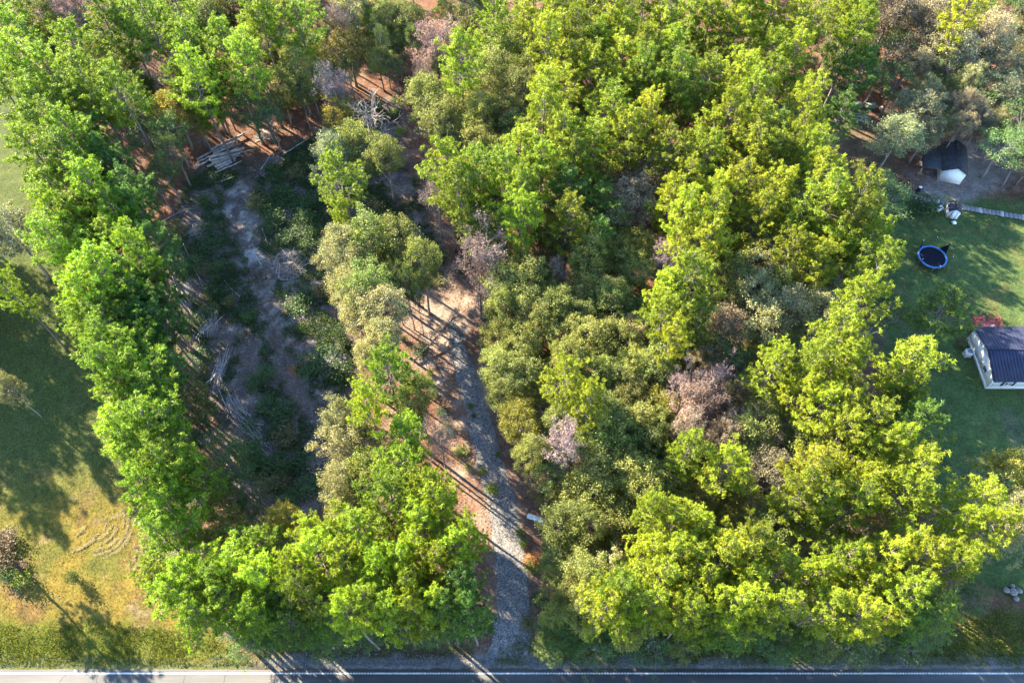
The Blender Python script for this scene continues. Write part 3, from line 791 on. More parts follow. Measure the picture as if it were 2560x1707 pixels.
# ------------------------------------------------------------------ road, drive
def asphalt_mat():
    m, nt, b, out = new_mat('worn_asphalt')
    L = nt.links
    tc = N(nt, 'ShaderNodeTexCoord')
    n1 = N(nt, 'ShaderNodeTexNoise'); n1.inputs['Scale'].default_value = 22; n1.inputs['Detail'].default_value = 6
    n2 = N(nt, 'ShaderNodeTexNoise'); n2.inputs['Scale'].default_value = .35; n2.inputs['Detail'].default_value = 4
    mp = N(nt, 'ShaderNodeMapping'); mp.inputs['Scale'].default_value = (.25, 2.2, 1)
    L.new(tc.outputs['Object'], n1.inputs[0]); L.new(tc.outputs['Object'], mp.inputs[0]); L.new(mp.outputs[0], n2.inputs[0])
    c1 = ramp(nt, [(.3, (.055, .055, .058)), (.7, (.105, .102, .10))], n1.outputs[0])
    c2 = ramp(nt, [(.35, (.78,) * 3), (.65, (1.18,) * 3)], n2.outputs[0])
    mu = N(nt, 'ShaderNodeMix', data_type='RGBA', blend_type='MULTIPLY'); mu.inputs[0].default_value = 1
    L.new(c1, mu.inputs[6]); L.new(c2, mu.inputs[7]); L.new(mu.outputs[2], b.inputs['Base Color'])
    b.inputs['Roughness'].default_value = .85; b.inputs['Specular IOR Level'].default_value = .3
    bp = N(nt, 'ShaderNodeBump'); bp.inputs['Strength'].default_value = .25; bp.inputs['Distance'].default_value = .01
    L.new(n1.outputs[0], bp.inputs['Height']); L.new(bp.outputs[0], b.inputs['Normal'])
    return m
M_ASPH = asphalt_mat()
M_PAINT = noise_mat('road_paint', (.26, .26, .25), (.60, .60, .58), 3.5, .7, .1)
M_TAR = noise_mat('crack_tar', (.018, .018, .019), (.04, .04, .042), 9, .7, .1)
M_YPAINT = noise_mat('yellow_road_paint', (.50, .33, .03), (.65, .45, .06), 9, .7, .1)

def build_road():
    rng = np.random.default_rng(21)
    m = MB()
    xs = np.concatenate([[-1500, -300], np.arange(-140, 140.1, .8), [300, 1500]])
    n = len(xs)
    edge = ROAD_Y + (fbm(xs, xs * 0, 1.5, 90) - .5) * .22
    edge2 = ROAD_Y - 8.2 + (fbm(xs, xs * 0, 1.5, 91) - .5) * .22
    mid = np.full(n, ROAD_Y - 4.1)
    V = np.vstack([np.column_stack([xs, edge, np.full(n, -.05)]), np.column_stack([xs, edge - .03, np.full(n, .03)]),
                   np.column_stack([xs, mid, np.full(n, .07)]), np.column_stack([xs, edge2 + .03, np.full(n, .03)]), np.column_stack([xs, edge2, np.full(n, -.05)])])
    i = np.arange(n - 1)
    q = [np.stack([i + k * n, i + (k + 1) * n, i + (k + 1) * n + 1, i + k * n + 1], 1) for k in range(4)]
    m.add(V, np.vstack(q))
    road = link('road', m.mesh('road', M_ASPH), kind='structure')
    def zr(y): return .03 + .04 * (1 - abs(y - (ROAD_Y - 4.1)) / 4.1) + .005
    yl = P(1280, 1682.5)[1]
    p = MB()
    def strip(x0, x1, y, w):
        p.add([(x0, y - w / 2, zr(y - w / 2)), (x1, y - w / 2, zr(y - w / 2)), (x1, y + w / 2, zr(y + w / 2)), (x0, y + w / 2, zr(y + w / 2))], [(0, 1, 2, 3)])
    for y in (yl, 2 * (ROAD_Y - 4.1) - yl):
        x = -140.0
        strip(-1500, x, y, .16)
        while x < 140:
            L = rng.uniform(2.5, 6)                     # unbroken stretch, then a stretch cut by the rumble grooves
            strip(x, x + L, y, .16); x += L
            k = int(rng.integers(18, 40))
            for j in range(k):
                strip(x + .055, x + .305, y, .155); x += .305
        strip(x, 1500, y, .16)
    link('edge_line', p.mesh('edge_line', M_PAINT), road)
    p = MB()
    for dy in (-.12, .12):
        strip(-1500, 1500, ROAD_Y - 4.1 + dy, .1)
    link('centre_line', p.mesh('centre_line', M_YPAINT), road)
    p = MB()
    for x0 in np.arange(-62, 62, 6.3):
        x = x0 + rng.uniform(-2, 2); y = ROAD_Y - .15; y1 = ROAD_Y - rng.uniform(1.2, 7.5)
        pts = []
        while y > y1:
            pts.append((x, y)); x += rng.normal() * .10; y -= .22
        for (xa, ya), (xb, yb) in zip(pts[:-1], pts[1:]):
            p.add([(xa - .02, ya, zr(ya) - .002), (xb - .02, yb, zr(yb) - .002), (xb + .02, yb, zr(yb) - .002), (xa + .02, ya, zr(ya) - .002)], [(0, 1, 2, 3)])
    link('crack_seal', p.mesh('crack_seal', M_TAR), road)
    p = MB()
    a = P(190, 1676)
    for dx, dy in ((-.16, .1), (-.16, -.12), (.12, .08), (.16, -.1), (0, 0)):
        p.add([(a[0] + dx - .07, a[1] + dy - .04, .042), (a[0] + dx + .07, a[1] + dy - .04, .042), (a[0] + dx + .07, a[1] + dy + .04, .044), (a[0] + dx - .07, a[1] + dy + .04, .044)], [(0, 1, 2, 3)])
    link('paint_mark', p.mesh('paint_mark', M_PAINT), road)
build_road()

def gravel_mat():
    m, nt, b, out = new_mat('crushed_gravel')
    L = nt.links
    tc = N(nt, 'ShaderNodeTexCoord')
    vo = N(nt, 'ShaderNodeTexVoronoi'); vo.inputs['Scale'].default_value = 9
    n2 = N(nt, 'ShaderNodeTexNoise'); n2.inputs['Scale'].default_value = .8; n2.inputs['Detail'].default_value = 6
    L.new(tc.outputs['Object'], vo.inputs[0]); L.new(tc.outputs['Object'], n2.inputs[0])
    sp = N(nt, 'ShaderNodeSeparateColor'); L.new(vo.outputs['Color'], sp.inputs[0])
    c1 = ramp(nt, [(0, (.06, .058, .06)), (.5, (.155, .148, .143)), (1, (.30, .287, .275))], sp.outputs[0])
    c2 = ramp(nt, [(.3, (.7, .72, .76)), (.7, (1.15, 1.08, 1.0))], n2.outputs[0])
    mu = N(nt, 'ShaderNodeMix', data_type='RGBA', blend_type='MULTIPLY'); mu.inputs[0].default_value = 1
    L.new(c1, mu.inputs[6]); L.new(c2, mu.inputs[7]); L.new(mu.outputs[2], b.inputs['Base Color'])
    b.inputs['Roughness'].default_value = .9
    bp = N(nt, 'ShaderNodeBump'); bp.inputs['Strength'].default_value = .8; bp.inputs['Distance'].default_value = .05
    L.new(vo.outputs['Distance'], bp.inputs['Height']); L.new(bp.outputs[0], b.inputs['Normal'])
    return m
M_GRAVEL = gravel_mat()
M_STONE = leaf_mat('loose_stone', .0, .45, 1.7, spec=.2, rough=.9)

def resample(line, step):
    s = np.concatenate([[0], np.cumsum(np.hypot(*np.diff(line, axis=0).T))])
    u = np.arange(0, s[-1], step)
    return np.column_stack([np.interp(u, s, line[:, 0]), np.interp(u, s, line[:, 1])])

def half_width(y):
    return np.interp(y, [12, 14.5, 18, 30, 42, 48, 53, 57.5], [2.7, 2.1, 1.9, 1.7, 1.5, 1.3, .95, .35])

def build_drive():
    L = resample(DRIVE_C, .35)
    t = unit(np.gradient(L, axis=0)); nrm = np.column_stack([-t[:, 1], t[:, 0]])
    m = MB()
    K = 9
    us = np.linspace(-1, 1, K)
    w = half_width(L[:, 1])
    jl = (fbm(L[:, 0], L[:, 1], .9, 70) - .5) * .6; jr = (fbm(L[:, 0], L[:, 1], .9, 71) - .5) * .6
    rows = []
    for k, u in enumerate(us):
        ww = w * u + np.where(u < 0, jl, jr) * abs(u)
        x = L[:, 0] + nrm[:, 0] * ww; y = L[:, 1] + nrm[:, 1] * ww
        z = .022 + .03 * (1 - abs(u) ** 3) + (fbm(x, y, .8, 72) - .5) * .05 - (.04 if abs(u) == 1 else 0)
        z -= .02 * (abs(abs(u) - .5) < .13)
        rows.append(np.column_stack([x, y, z]))
    V = np.stack(rows, 1).reshape(-1, 3)
    i = (np.arange(len(L) - 1)[:, None] * K + np.arange(K - 1)[None]).ravel()
    m.add(V, np.stack([i, i + 1, i + K + 1, i + K], 1))
    link('gravel_drive', m.mesh('gravel_drive', M_GRAVEL, True), kind='structure')
    # loose stones on the drive and along the road
    rng = np.random.default_rng(31)
    n = 15000
    k = rng.integers(0, len(L), n)
    u = rng.normal(size=n) * .55
    a = L[k] + nrm[k] * (u * w[k] * .95)[:, None] + rng.normal(size=(n, 2)) * .15
    n2 = 7000
    b = np.column_stack([rng.uniform(-27, 58, n2), ROAD_Y + .15 + rng.gamma(2, .33, n2)])
    c = np.vstack([a, b])
    sz = rng.uniform(.03, .085, len(c))
    base = np.array([(1, 0, 0), (-.5, .87, 0), (-.5, -.87, 0), (.1, .05, .9)])
    rot = rng.uniform(0, 6.28, len(c)); cr, sr = np.cos(rot), np.sin(rot)
    v = base[None] * sz[:, None, None] * rng.uniform(.7, 1.3, (len(c), 4, 1))
    v = np.stack([v[..., 0] * cr[:, None] - v[..., 1] * sr[:, None], v[..., 0] * sr[:, None] + v[..., 1] * cr[:, None], v[..., 2]], -1)
    v[..., :2] += c[:, None]; v[..., 2] += .01
    m = MB()
    o = np.arange(len(c))[:, None, None] * 4
    m.add(v.reshape(-1, 3), None, (o + np.array([[0, 1, 3], [1, 2, 3], [2, 0, 3]])[None]).reshape(-1, 3))
    link('loose_gravel', m.mesh('loose_gravel', M_STONE), label='loose grey gravel on the drive and along the road edge', cat='gravel', kind='stuff', color=(.15, .147, .147))
build_drive()

# ------------------------------------------------------------------ house, sheds, yard things
M_WHITE = noise_mat('white_siding', (.70, .69, .66), (.80, .79, .77), 2.5, .7, .05)
M_CREAM = noise_mat('cream_gable', (.60, .55, .47), (.70, .65, .57), 2.0, .7, .05)
M_ROOF = noise_mat('navy_metal_roof', (.012, .015, .038), (.026, .03, .06), .8, .6, .05, metal=.0, spec=.2)
M_ROOF2 = noise_mat('charcoal_shingle', (.03, .03, .036), (.07, .07, .08), 3, .8, .2)
M_DARK = noise_mat('dark_trim', (.015, .015, .018), (.04, .04, .045), 5, .6, .05)
M_GLASS = noise_mat('window_glass', (.05, .06, .075), (.09, .10, .12), 1.5, .08, .0, spec=.6)
M_RED = noise_mat('red_deck_stain', (.23, .05, .055), (.36, .10, .10), 4, .75, .15)
M_GREYWOOD = noise_mat('grey_weathered_wood', (.20, .19, .19), (.38, .36, .36), 4, .9, .25)
M_PLANK = noise_mat('dark_walk_boards', (.10, .10, .11), (.20, .20, .21), 5, .9, .2)
M_BLUE = noise_mat('blue_pad', (.02, .10, .33), (.04, .16, .44), 3, .55, .05, spec=.4)
M_MAT = noise_mat('black_mat', (.006, .007, .014), (.013, .014, .022), 4, .85, .03, spec=.05)
M_STEEL = noise_mat('galvanised_pole', (.25, .26, .27), (.4, .41, .42), 6, .45, .0, metal=.6)
M_GREENP = noise_mat('green_panel', (.10, .15, .12), (.18, .24, .20), 2, .7, .1)
M_BROWNP = noise_mat('brown_board', (.28, .20, .17), (.40, .30, .26), 4, .85, .1)
M_PIPE = noise_mat('white_plastic', (.66, .66, .66), (.80, .80, .80), 2, .5, .02)
M_BLACK = noise_mat('charred_wood', (.008, .007, .007), (.03, .026, .025), 7, .9, .4)
M_PALEWOOD = noise_mat('cut_pale_wood', (.38, .30, .22), (.58, .49, .38), 6, .9, .2)

def part(name, fn, mat, parent, label=None, smooth=False):
    m = MB(); fn(m)
    return link(name, m.mesh(name, mat, smooth), parent, label=label)

def ribbed_slope(m, x0, x1, ya, za, yb, zb, pitch, hgt, th=.05):
    """sheet from eave (ya, za) to ridge (yb, zb) with raised ribs running up the slope"""
    xs, zs = [], []
    x = x0
    while x < x1 - 1e-6:
        for f, r in ((0, 0), (.62, 0), (.72, 1), (.9, 1)):
            xs.append(min(x + f * pitch, x1)); zs.append(r * hgt)
        x += pitch
    xs.append(x1); zs.append(0)
    xs, zs = np.array(xs), np.array(zs)
    n = len(xs)
    lo = np.column_stack([xs, np.full(n, ya), za + zs]); hi = np.column_stack([xs, np.full(n, yb), zb + zs])
    lo2 = np.column_stack([xs, np.full(n, ya), np.full(n, za - th)]); hi2 = np.column_stack([xs, np.full(n, yb), np.full(n, zb - th)])
    V = np.vstack([lo, hi, lo2, hi2]); i = np.arange(n - 1)
    m.add(V, np.vstack([np.stack([i, i + 1, i + n + 1, i + n], 1), np.stack([i + 2 * n, i + 3 * n, i + 3 * n + 1, i + 2 * n + 1], 1),
                        np.stack([i, i + 2 * n, i + 2 * n + 1, i + 1], 1), np.array([[0, n, 3 * n, 2 * n], [n - 1, 3 * n - 1, 4 * n - 1, 2 * n - 1]])]))

def build_house():
    X0, Y0, W, D = P(2460, 972)[0] + .1, P(2460, 972)[1], 16.5, 7.7
    sk, ev, rg = .55, 2.55, 3.55
    h = thing('house', 'white single-storey house with navy ribbed metal roof at right edge', 'house', (X0, Y0, 0))
    part('skirting', lambda m: m.box((W / 2, D / 2, sk / 2), (W, D, sk)), M_PIPE, h)
    w = part('wall', lambda m: m.box((W / 2, D / 2, (sk + ev) / 2), (W - .06, D - .06, ev - sk)), M_WHITE, h)
    part('siding_lap', lambda m: [m.box((W / 2, .022, sk + .12 + .2 * i), (W - .05, .02, .03)) for i in range(10)], M_WHITE, w)
    part('corner_trim', lambda m: [m.box((cx, cy, (sk + ev) / 2), (.12, .12, ev - sk - .01)) for cx in (.045, W - .045) for cy in (.045, D - .045)], M_PIPE, w)
    gp = lambda x: [(x, .04, ev), (x, D - .04, ev), (x, D / 2, rg - .06)]
    part('gable', lambda m: m.poly_prism(gp(.035), (.08, 0, 0)), M_CREAM, h)
    part('gable', lambda m: m.poly_prism(gp(W - .115), (.08, 0, 0)), M_CREAM, h)
    part('roof_slope', lambda m: ribbed_slope(m, -.3, W + .3, -.35, ev - .03, D / 2, rg, .42, .045), M_ROOF, h)
    part('roof_slope', lambda m: ribbed_slope(m, -.3, W + .3, D + .35, ev - .03, D / 2, rg, .42, .045), M_ROOF, h)
    part('ridge_cap', lambda m: m.tube([(-.32, D / 2, rg + .01), (W + .32, D / 2, rg + .01)], .11, 6), M_ROOF, h)
    part('bargeboard', lambda m: [m.poly_prism([(-.26, a, ev - .22), (-.26, a, ev - .1), (-.26, D / 2, rg - .07), (-.26, D / 2, rg - .19)], (.03, 0, 0)) for a in (-.3, D + .3)], M_PIPE, h)
    for wx in (2.3, 7.6, 12.4):
        wi = part('window', lambda m: [m.box((wx, -.002, 1.72), (1.0, .03, .08)), m.box((wx, -.002, .98 + .02), (1.0, .03, .08)), m.box((wx - .46, -.002, 1.36), (.08, .03, .64)), m.box((wx + .46, -.002, 1.36), (.08, .03, .64)), m.box((wx, .004, 1.36), (.04, .02, .64))], M_PIPE, h)
        part('pane', lambda m: m.box((wx, .012, 1.36), (.84, .03, .64)), M_GLASS, wi)
        for s in (-1, 1):
            part('shutter', lambda m: m.box((wx + s * .72, -.005, 1.38), (.32, .04, .95)), M_DARK, wi)
    wi = part('window', lambda m: [m.box((-.002, 2.2, z), (.03, 1.0, .08)) for z in (.98, 1.72)] + [m.box((-.002, y, 1.35), (.03, .08, .66)) for y in (1.74, 2.66)], M_PIPE, h)
    part('pane', lambda m: m.box((.012, 2.2, 1.35), (.03, .84, .66)), M_GLASS, wi)
    part('vent_pipe', lambda m: m.tube([(10.5, 5.5, 3.0), (10.5, 5.5, 3.55)], .07, 8), M_PIPE, h)
    # red deck behind
    dk = thing('deck', 'red stained wooden deck with railings behind the house', 'deck', (X0 + 1.0, Y0 + D + .02, 0))
    dx, dy, dz = 3.6, 2.6, .62
    for i in range(18):
        part('deck_board', lambda m: m.box((.1 + i * dx / 18, dy / 2, dz), (dx / 18 - .02, dy, .04)), M_RED, dk)
    for x, y in ((.06, dy - .06), (dx / 2 - .3, dy - .06), (dx / 2 + .5, dy - .06), (dx - .06, dy - .06), (.06, .1), (dx - .06, .1), (.06, dy / 2), (dx - .06, dy / 2)):
        part('post', lambda m: m.box((x, y, .8), (.1, .1, 1.64)), M_RED, dk)
    part('rail', lambda m: [m.box((.06, dy / 2, 1.58), (.09, dy, .05)), m.box((dx - .06, dy / 2, 1.58), (.09, dy, .05)), m.box((dx / 4 - .1, dy - .06, 1.585), (dx / 2 - .3, .09, .05)), m.box((dx * .82, dy - .06, 1.585), (dx * .36, .09, .05))], M_RED, dk)
    part('baluster', lambda m: [m.box((x, y, 1.1), (.04, .04, .92)) for x in (.06, dx - .06) for y in np.arange(.3, dy - .1, .16)] + [m.box((x, dy - .06, 1.1), (.04, .04, .92)) for x in list(np.arange(.2, 1.4, .16)) + list(np.arange(2.4, dx - .1, .16))], M_RED, dk)
    for i in range(3):
        part('step', lambda m: m.box((dx / 2 + .1, dy + .14 + i * .27, .47 - i * .17), (.78, .26, .05)), M_RED, dk)
    part('stair_rail', lambda m: [m.poly_prism([(dx / 2 - .35 + s, dy, 1.5), (dx / 2 - .35 + s, dy, 1.58), (dx / 2 - .35 + s, dy + .9, 1.02), (dx / 2 - .35 + s, dy + .9, .94)], (.06, 0, 0)) for s in (0, .84)], M_RED, dk)
    ch = thing('deck_chair', 'small white chair on the red deck', 'chair', (X0 + 1.0 + 2.2, Y0 + D + 1.0, dz + .02))
    part('seat', lambda m: m.box((0, 0, .4), (.5, .5, .05)), M_PIPE, ch)
    part('backrest', lambda m: m.box((0, .25, .68), (.5, .05, .5)), M_PIPE, ch)
    for sx in (-.21, .21):
        for sy in (-.21, .21):
            part('leg', lambda m: m.box((sx, sy, .19), (.05, .05, .38)), M_PIPE, ch)
    ac = thing('air_conditioner', 'white boxy outdoor unit against the left wall of the house', 'air conditioner', (X0 - .75, Y0 + 5.2, 0))
    part('case', lambda m: m.box((0, 0, .48), (.8, .8, .86)), M_PIPE, ac)
    part('fan_grille', lambda m: [m.box((0, y, .925), (.62, .03, .02)) for y in np.linspace(-.3, .3, 9)], M_DARK, ac)
    part('base_slab', lambda m: m.box((0, 0, .025), (1.0, 1.0, .05)), M_GREYWOOD, ac)
    return X0, Y0
HX, HY = build_house()

def gable_shed(t, W, D, ev, rg, oh, wallm, roofm, pitch, front=None):
    """front at y=0 looking to -y"""
    part('wall', lambda m: [m.box((0, D / 2, ev / 2), (W - .1, D - .1, ev))], wallm, t)
    for y in (0.0, D - .08):
        part('gable_end', lambda m: m.poly_prism([(-W / 2, y, 0.01), (W / 2, y, 0.01), (W / 2, y, ev), (0, y, rg), (-W / 2, y, ev)], (0, .08, 0)), wallm, t)
    for s in (-1, 1):
        def slope(m):
            k = int(D / pitch) + 1
            run = W / 2 + oh; drop = (rg - ev) / (W / 2) * run
            m.poly_prism([(0, -oh, rg + .06), (s * run, -oh, rg + .06 - drop), (s * run, -oh, rg + .01 - drop), (0, -oh, rg + .01)], (0, D + 2 * oh, 0))
            for i in range(k):
                y = -oh + .03 + i * (D + 2 * oh - .06) / max(k - 1, 1)
                m.poly_prism([(0, y - .02, rg + .1), (s * run, y - .02, rg + .1 - drop), (s * run, y - .02, rg + .062 - drop), (0, y - .02, rg + .062)], (0, .04, 0))
        part('roof_slope', slope, roofm, t)
    part('ridge_cap', lambda m: m.tube([(0, -oh - .01, rg + .09), (0, D + oh + .01, rg + .09)], .07, 6), roofm, t)

def build_sheds():
    a, b = P(2341.6, 451), P(2398, 462)
    rz = math.atan2(b[1] - a[1], b[0] - a[0]) 
    W = float(np.hypot(*(b - a)[:2]))
    c = (a + b) / 2
    t = thing('storage_shed', 'larger shed with white gable front and dark ribbed roof', 'shed', (c[0], c[1], 0), rz)
    gable_shed(t, W, 5.8, 2.3, 3.2, .25, M_WHITE, M_ROOF2, .3)
    part('lean_to_roof', lambda m: m.poly_prism([(-W / 2 + .05, .1, 2.25), (-W / 2 - 3.0, .1, 1.9), (-W / 2 - 3.0, .1, 1.84), (-W / 2 + .05, .1, 2.19)], (0, 5.4, 0)), M_ROOF2, t)
    for y in (.3, 2.8, 5.2):
        part('post', lambda m: m.box((-W / 2 - 2.85, y, .93), (.12, .12, 1.86)), M_GREYWOOD, t)
    a, b = P(2361.8, 544), P(2390.8, 549)
    c = (a + b) / 2; W = float(np.hypot(*(b - a)[:2]))
    t = thing('playhouse', 'tiny white shed with dark roof standing on the lawn by the walkway', 'shed', (c[0], c[1], 0), math.atan2(b[1] - a[1], b[0] - a[0]))
    gable_shed(t, W, 1.7, 1.5, 2.05, .14, M_PIPE, M_ROOF2, .35)
    d = part('door', lambda m: m.box((.02, -.022, .72), (.62, .04, 1.4)), M_WHITE, t)
    part('door_seam', lambda m: [m.box((x, -.046, .72), (.07, .012, 1.42)) for x in (-.33, .37)], M_DARK, d)
    part('handle', lambda m: m.box((.22, -.055, .75), (.04, .03, .14)), M_DARK, d)
    w = P(2361, 530)
    s = thing('wheelbarrow', 'pale wheelbarrow tipped up against the tiny white shed', 'wheelbarrow', (w[0] - .9, w[1] + .2, 0), .5)
    part('tray', lambda m: m.poly_prism([(-.45, -.3, .25), (.45, -.36, .35), (.45, .36, .35), (-.45, .3, .25)], (-.08, 0, .5)), M_PIPE, s)
    part('wheel', lambda m: m.tube([(-.62, -.06, .2), (-.62, .06, .2)], .2, 12), M_DARK, s)
    part('handle_bar', lambda m: [m.tube([(-.6, y * .3, .2), (.9, y, .5)], .025, 5) for y in (-.3, .3)], M_GREYWOOD, s)
    w = P(2384, 558)
    part('doorstep_block', lambda m: [m.box((w[0], w[1], .1), (.55, .55, .2), .2), m.box((w[0], w[1] + .06, .24), (.5, .2, .08), .2)], M_WHITE, None)
    o = bpy.context.scene.objects['doorstep_block']; o['label'] = 'small white block lying on the lawn below the tiny white shed'; o['category'] = 'block'
    # boardwalk
    line = np.array([P(*p)[:2] for p in [(2286, 494), (2330, 503), (2400, 518), (2470, 530), (2560, 545), (2700, 566)]])
    bw = thing('boardwalk', 'narrow dark board walkway crossing the yard past the tiny white shed', 'walkway', (line[0][0], line[0][1], 0))
    L = resample(line, .62)
    for i in range(len(L) - 1):
        p, q = L[i], L[i + 1]; ang = math.atan2(*(q - p)[::-1]); c = (p + q) / 2 - line[0]
        wide = .98 if i % 5 else 1.06
        part('board', lambda m: m.box((c[0], c[1], .07 + .008 * (i % 3)), (.585 if i % 5 else .56, wide, .06), ang), M_PLANK if i % 5 else M_GREYWOOD, bw)
    a, b = P(2280, 452), P(2281, 490)
    ld = thing('wooden_ladder', 'old wooden ladder lying on the ground at the walkway end', 'ladder', (a[0], a[1], .06))
    d = (b - a)[:2]; Ln = float(np.hypot(*d)); u = d / Ln; nn = np.array([-u[1], u[0]])
    for s in (-.22, .22):
        part('rail', lambda m: m.tube([(*(nn * s), 0.03), (*(nn * s + d), 0.03)], .035, 4), M_GREYWOOD, ld)
    for i in range(9):
        f = (i + .5) / 9
        part('rung', lambda m: m.tube([(*(nn * -.22 + d * f), .03), (*(nn * .22 + d * f), .03)], .022, 4), M_GREYWOOD, ld)
    w = P(2295, 478)
    bn = thing('barrel', 'dark barrel with pale lid beside the ladder', 'barrel', (w[0], w[1], 0))
    part('body', lambda m: m.tube([(0, 0, 0), (0, 0, .3), (0, 0, .6), (0, 0, .88)], [.27, .31, .31, .27], 14), M_DARK, bn, smooth=False)
    part('lid', lambda m: m.tube([(0, 0, .882), (0, 0, .93)], .25, 14), M_PIPE, bn)
    w = P(2562, 395)
    # junk under the trees
    w0 = P(2140, 293)
    for i, (x0, y0, x1, y1, wd) in enumerate(((2110, 279, 2170, 288, .16), (2109, 283, 2171, 293, .2), (2112, 287, 2168, 296, .16), (2120, 292, 2173, 305, .22), (2122, 296, 2174, 307, .14))):
        p, q = P(x0, y0, .3 + .06 * i), P(x1, y1, .3 + .06 * i)
        o = MB(); o.box((0, 0, 0), (float(np.hypot(*(q - p)[:2])), wd, .05))
        ob = link('plank', o.mesh('plank', M_GREYWOOD), None, tuple((p + q) / 2), f'{ordinal(i + 1)} pale plank from the back in the plank stack by the woods', 'plank', 'planks stacked on trestles by the woods')
        ob.rotation_euler = (0, 0, math.atan2(q[1] - p[1], q[0] - p[0]))
    for i, (x, y) in enumerate(((2118, 289), (2162, 297))):
        w = P(x, y)
        tr = thing('trestle', ('left' if i == 0 else 'right') + ' low wooden trestle under the plank stack', 'trestle', (w[0], w[1], 0))
        part('beam', lambda m: m.box((0, 0, .22), (.12, 1.5, .1)), M_GREYWOOD, tr)
        for s in (-.6, .6):
            part('leg', lambda m: m.box((0, s, .085), (.1, .1, .17)), M_GREYWOOD, tr)
    for i, (x, y, w_, d_) in enumerate(((2140, 261, 1.9, 1.1), (2178, 263, 1.5, .9))):
        w = P(x, y, .5)
        g = thing('utility_box', ('left larger' if i == 0 else 'right smaller') + ' faded green box standing behind the plank stack', 'box', (w[0], w[1], 0), -.06)
        part('body', lambda m: m.box((0, 0, .26), (w_, d_, .5)), M_GREENP, g)
        part('lid', lambda m: m.box((0, 0, .54), (w_ + .08, d_ + .08, .05)), M_GREENP, g)
    w = P(2209, 279, .3)
    bd = thing('leaning_board', 'brown board propped up right of the plank stack', 'board', (w[0], w[1], 0), .45)
    part('panel', lambda m: m.poly_prism([(-.4, 0, .02), (.4, 0, .02), (.4, .9, .6), (-.4, .9, .6)], (0, 0, .04)), M_BROWNP, bd)
    part('prop', lambda m: m.tube([(0, 1.0, 0), (0, .86, .58)], .04, 5), M_GREYWOOD, bd)
build_sheds()

def build_trampoline():
    c = P(2331, 642, .85)
    t = thing('trampoline', 'round trampoline with blue pad and black mat on the lawn', 'trampoline', (c[0], c[1], 0))
    R, z = 2.05, .85
    a = np.linspace(0, 2 * math.pi, 49)[:-1]
    ring = lambda r, zz: np.column_stack([np.cos(a) * r, np.sin(a) * r, np.full(48, zz)])
    def pad(m):
        V = np.vstack([ring(R, z - .02), ring(R, z + .05), ring(R - .22, z + .05), ring(R - .22, z - .0)])
        i = np.arange(48); j = (i + 1) % 48
        m.add(V, np.vstack([np.stack([i + k * 48, j + k * 48, j + (k + 1) * 48, i + (k + 1) * 48], 1) for k in range(3)]))
    part('pad', pad, M_BLUE, t)
    def mat_(m):
        V = np.vstack([ring(R - .26, z - .02), ring(R * .45, z - .06), [(0, 0, z - .07)]])
        i = np.arange(48); j = (i + 1) % 48
        m.add(V, np.stack([i, j, j + 48, i + 48], 1), np.stack([i + 48, j + 48, np.full(48, 96)], 1))
    part('mat', mat_, M_MAT, t)
    part('frame_ring', lambda m: m.tube(np.vstack([ring(R - .04, z - .07), ring(R - .04, z - .07)[:1]]), .035, 6), M_STEEL, t)
    for i in range(6):
        p = i * math.pi / 3 + .35
        q = np.array([math.cos(p), math.sin(p), 0])
        leg = part('leg', lambda m: m.tube([q * (R - .05) + [0, 0, z - .08], q * (R + .05) + [0, 0, .02]], .03, 6), M_STEEL, t)
    for i, (p, ln, tl) in enumerate(((.45, 1.75, .25), (1.35, 1.8, .12), (2.35, 1.7, .2), (-.55, 1.5, .15), (-1.5, .7, .1), (3.6, .7, .1))):
        q = np.array([math.cos(p), math.sin(p), 0])
        po = part('net_pole', lambda m: m.tube([q * (R + .04) + [0, 0, .1], q * (R + .04) + [0, 0, z], q * (R + .04 + tl) + [0, 0, z + ln]], .028, 6), M_DARK, t)
        part('pole_cap', lambda m: m.tube([q * (R + .04 + tl) + [0, 0, z + ln - .01], q * (R + .04 + tl) + [0, 0, z + ln + .07]], .045, 8), M_PIPE, po)
    for p, ln, tl in ((.45, 1.75, .25), (2.35, 1.7, .2)):
        q = np.array([math.cos(p), math.sin(p), 0]); s = np.array([-math.sin(p), math.cos(p), 0])
        top = q * (R + .04 + tl) + [0, 0, z + ln - .05]
        part('sagging_net', lambda m: (m.poly_prism([q * R + [0, 0, z + .06], q * (R - .05) + s * .75 + [0, 0, z + .06], top], (0, 0, .01)), m.poly_prism([q * R + [0, 0, z + .07], q * (R - .05) - s * .5 + [0, 0, z + .07], top], (0, 0, .01))), M_MAT, t)
build_trampoline()

# ------------------------------------------------------------------ logs, stumps, brush, small things
def log_mesh(a, b, r0, r1, rng, mat, name='log'):
    m = MB()
    s = np.linspace(0, 1, 6)[:, None]
    pts = a * (1 - s) + b * s + rng.normal(size=(6, 3)) * [.03, .03, .02] * (s * (1 - s) * 4)
    o = pts[0].copy()
    m.tube(pts - o, np.linspace(r0, r1, 6) * rng.uniform(.93, 1.07, 6), 9)
    return m.mesh(name, mat, False), o

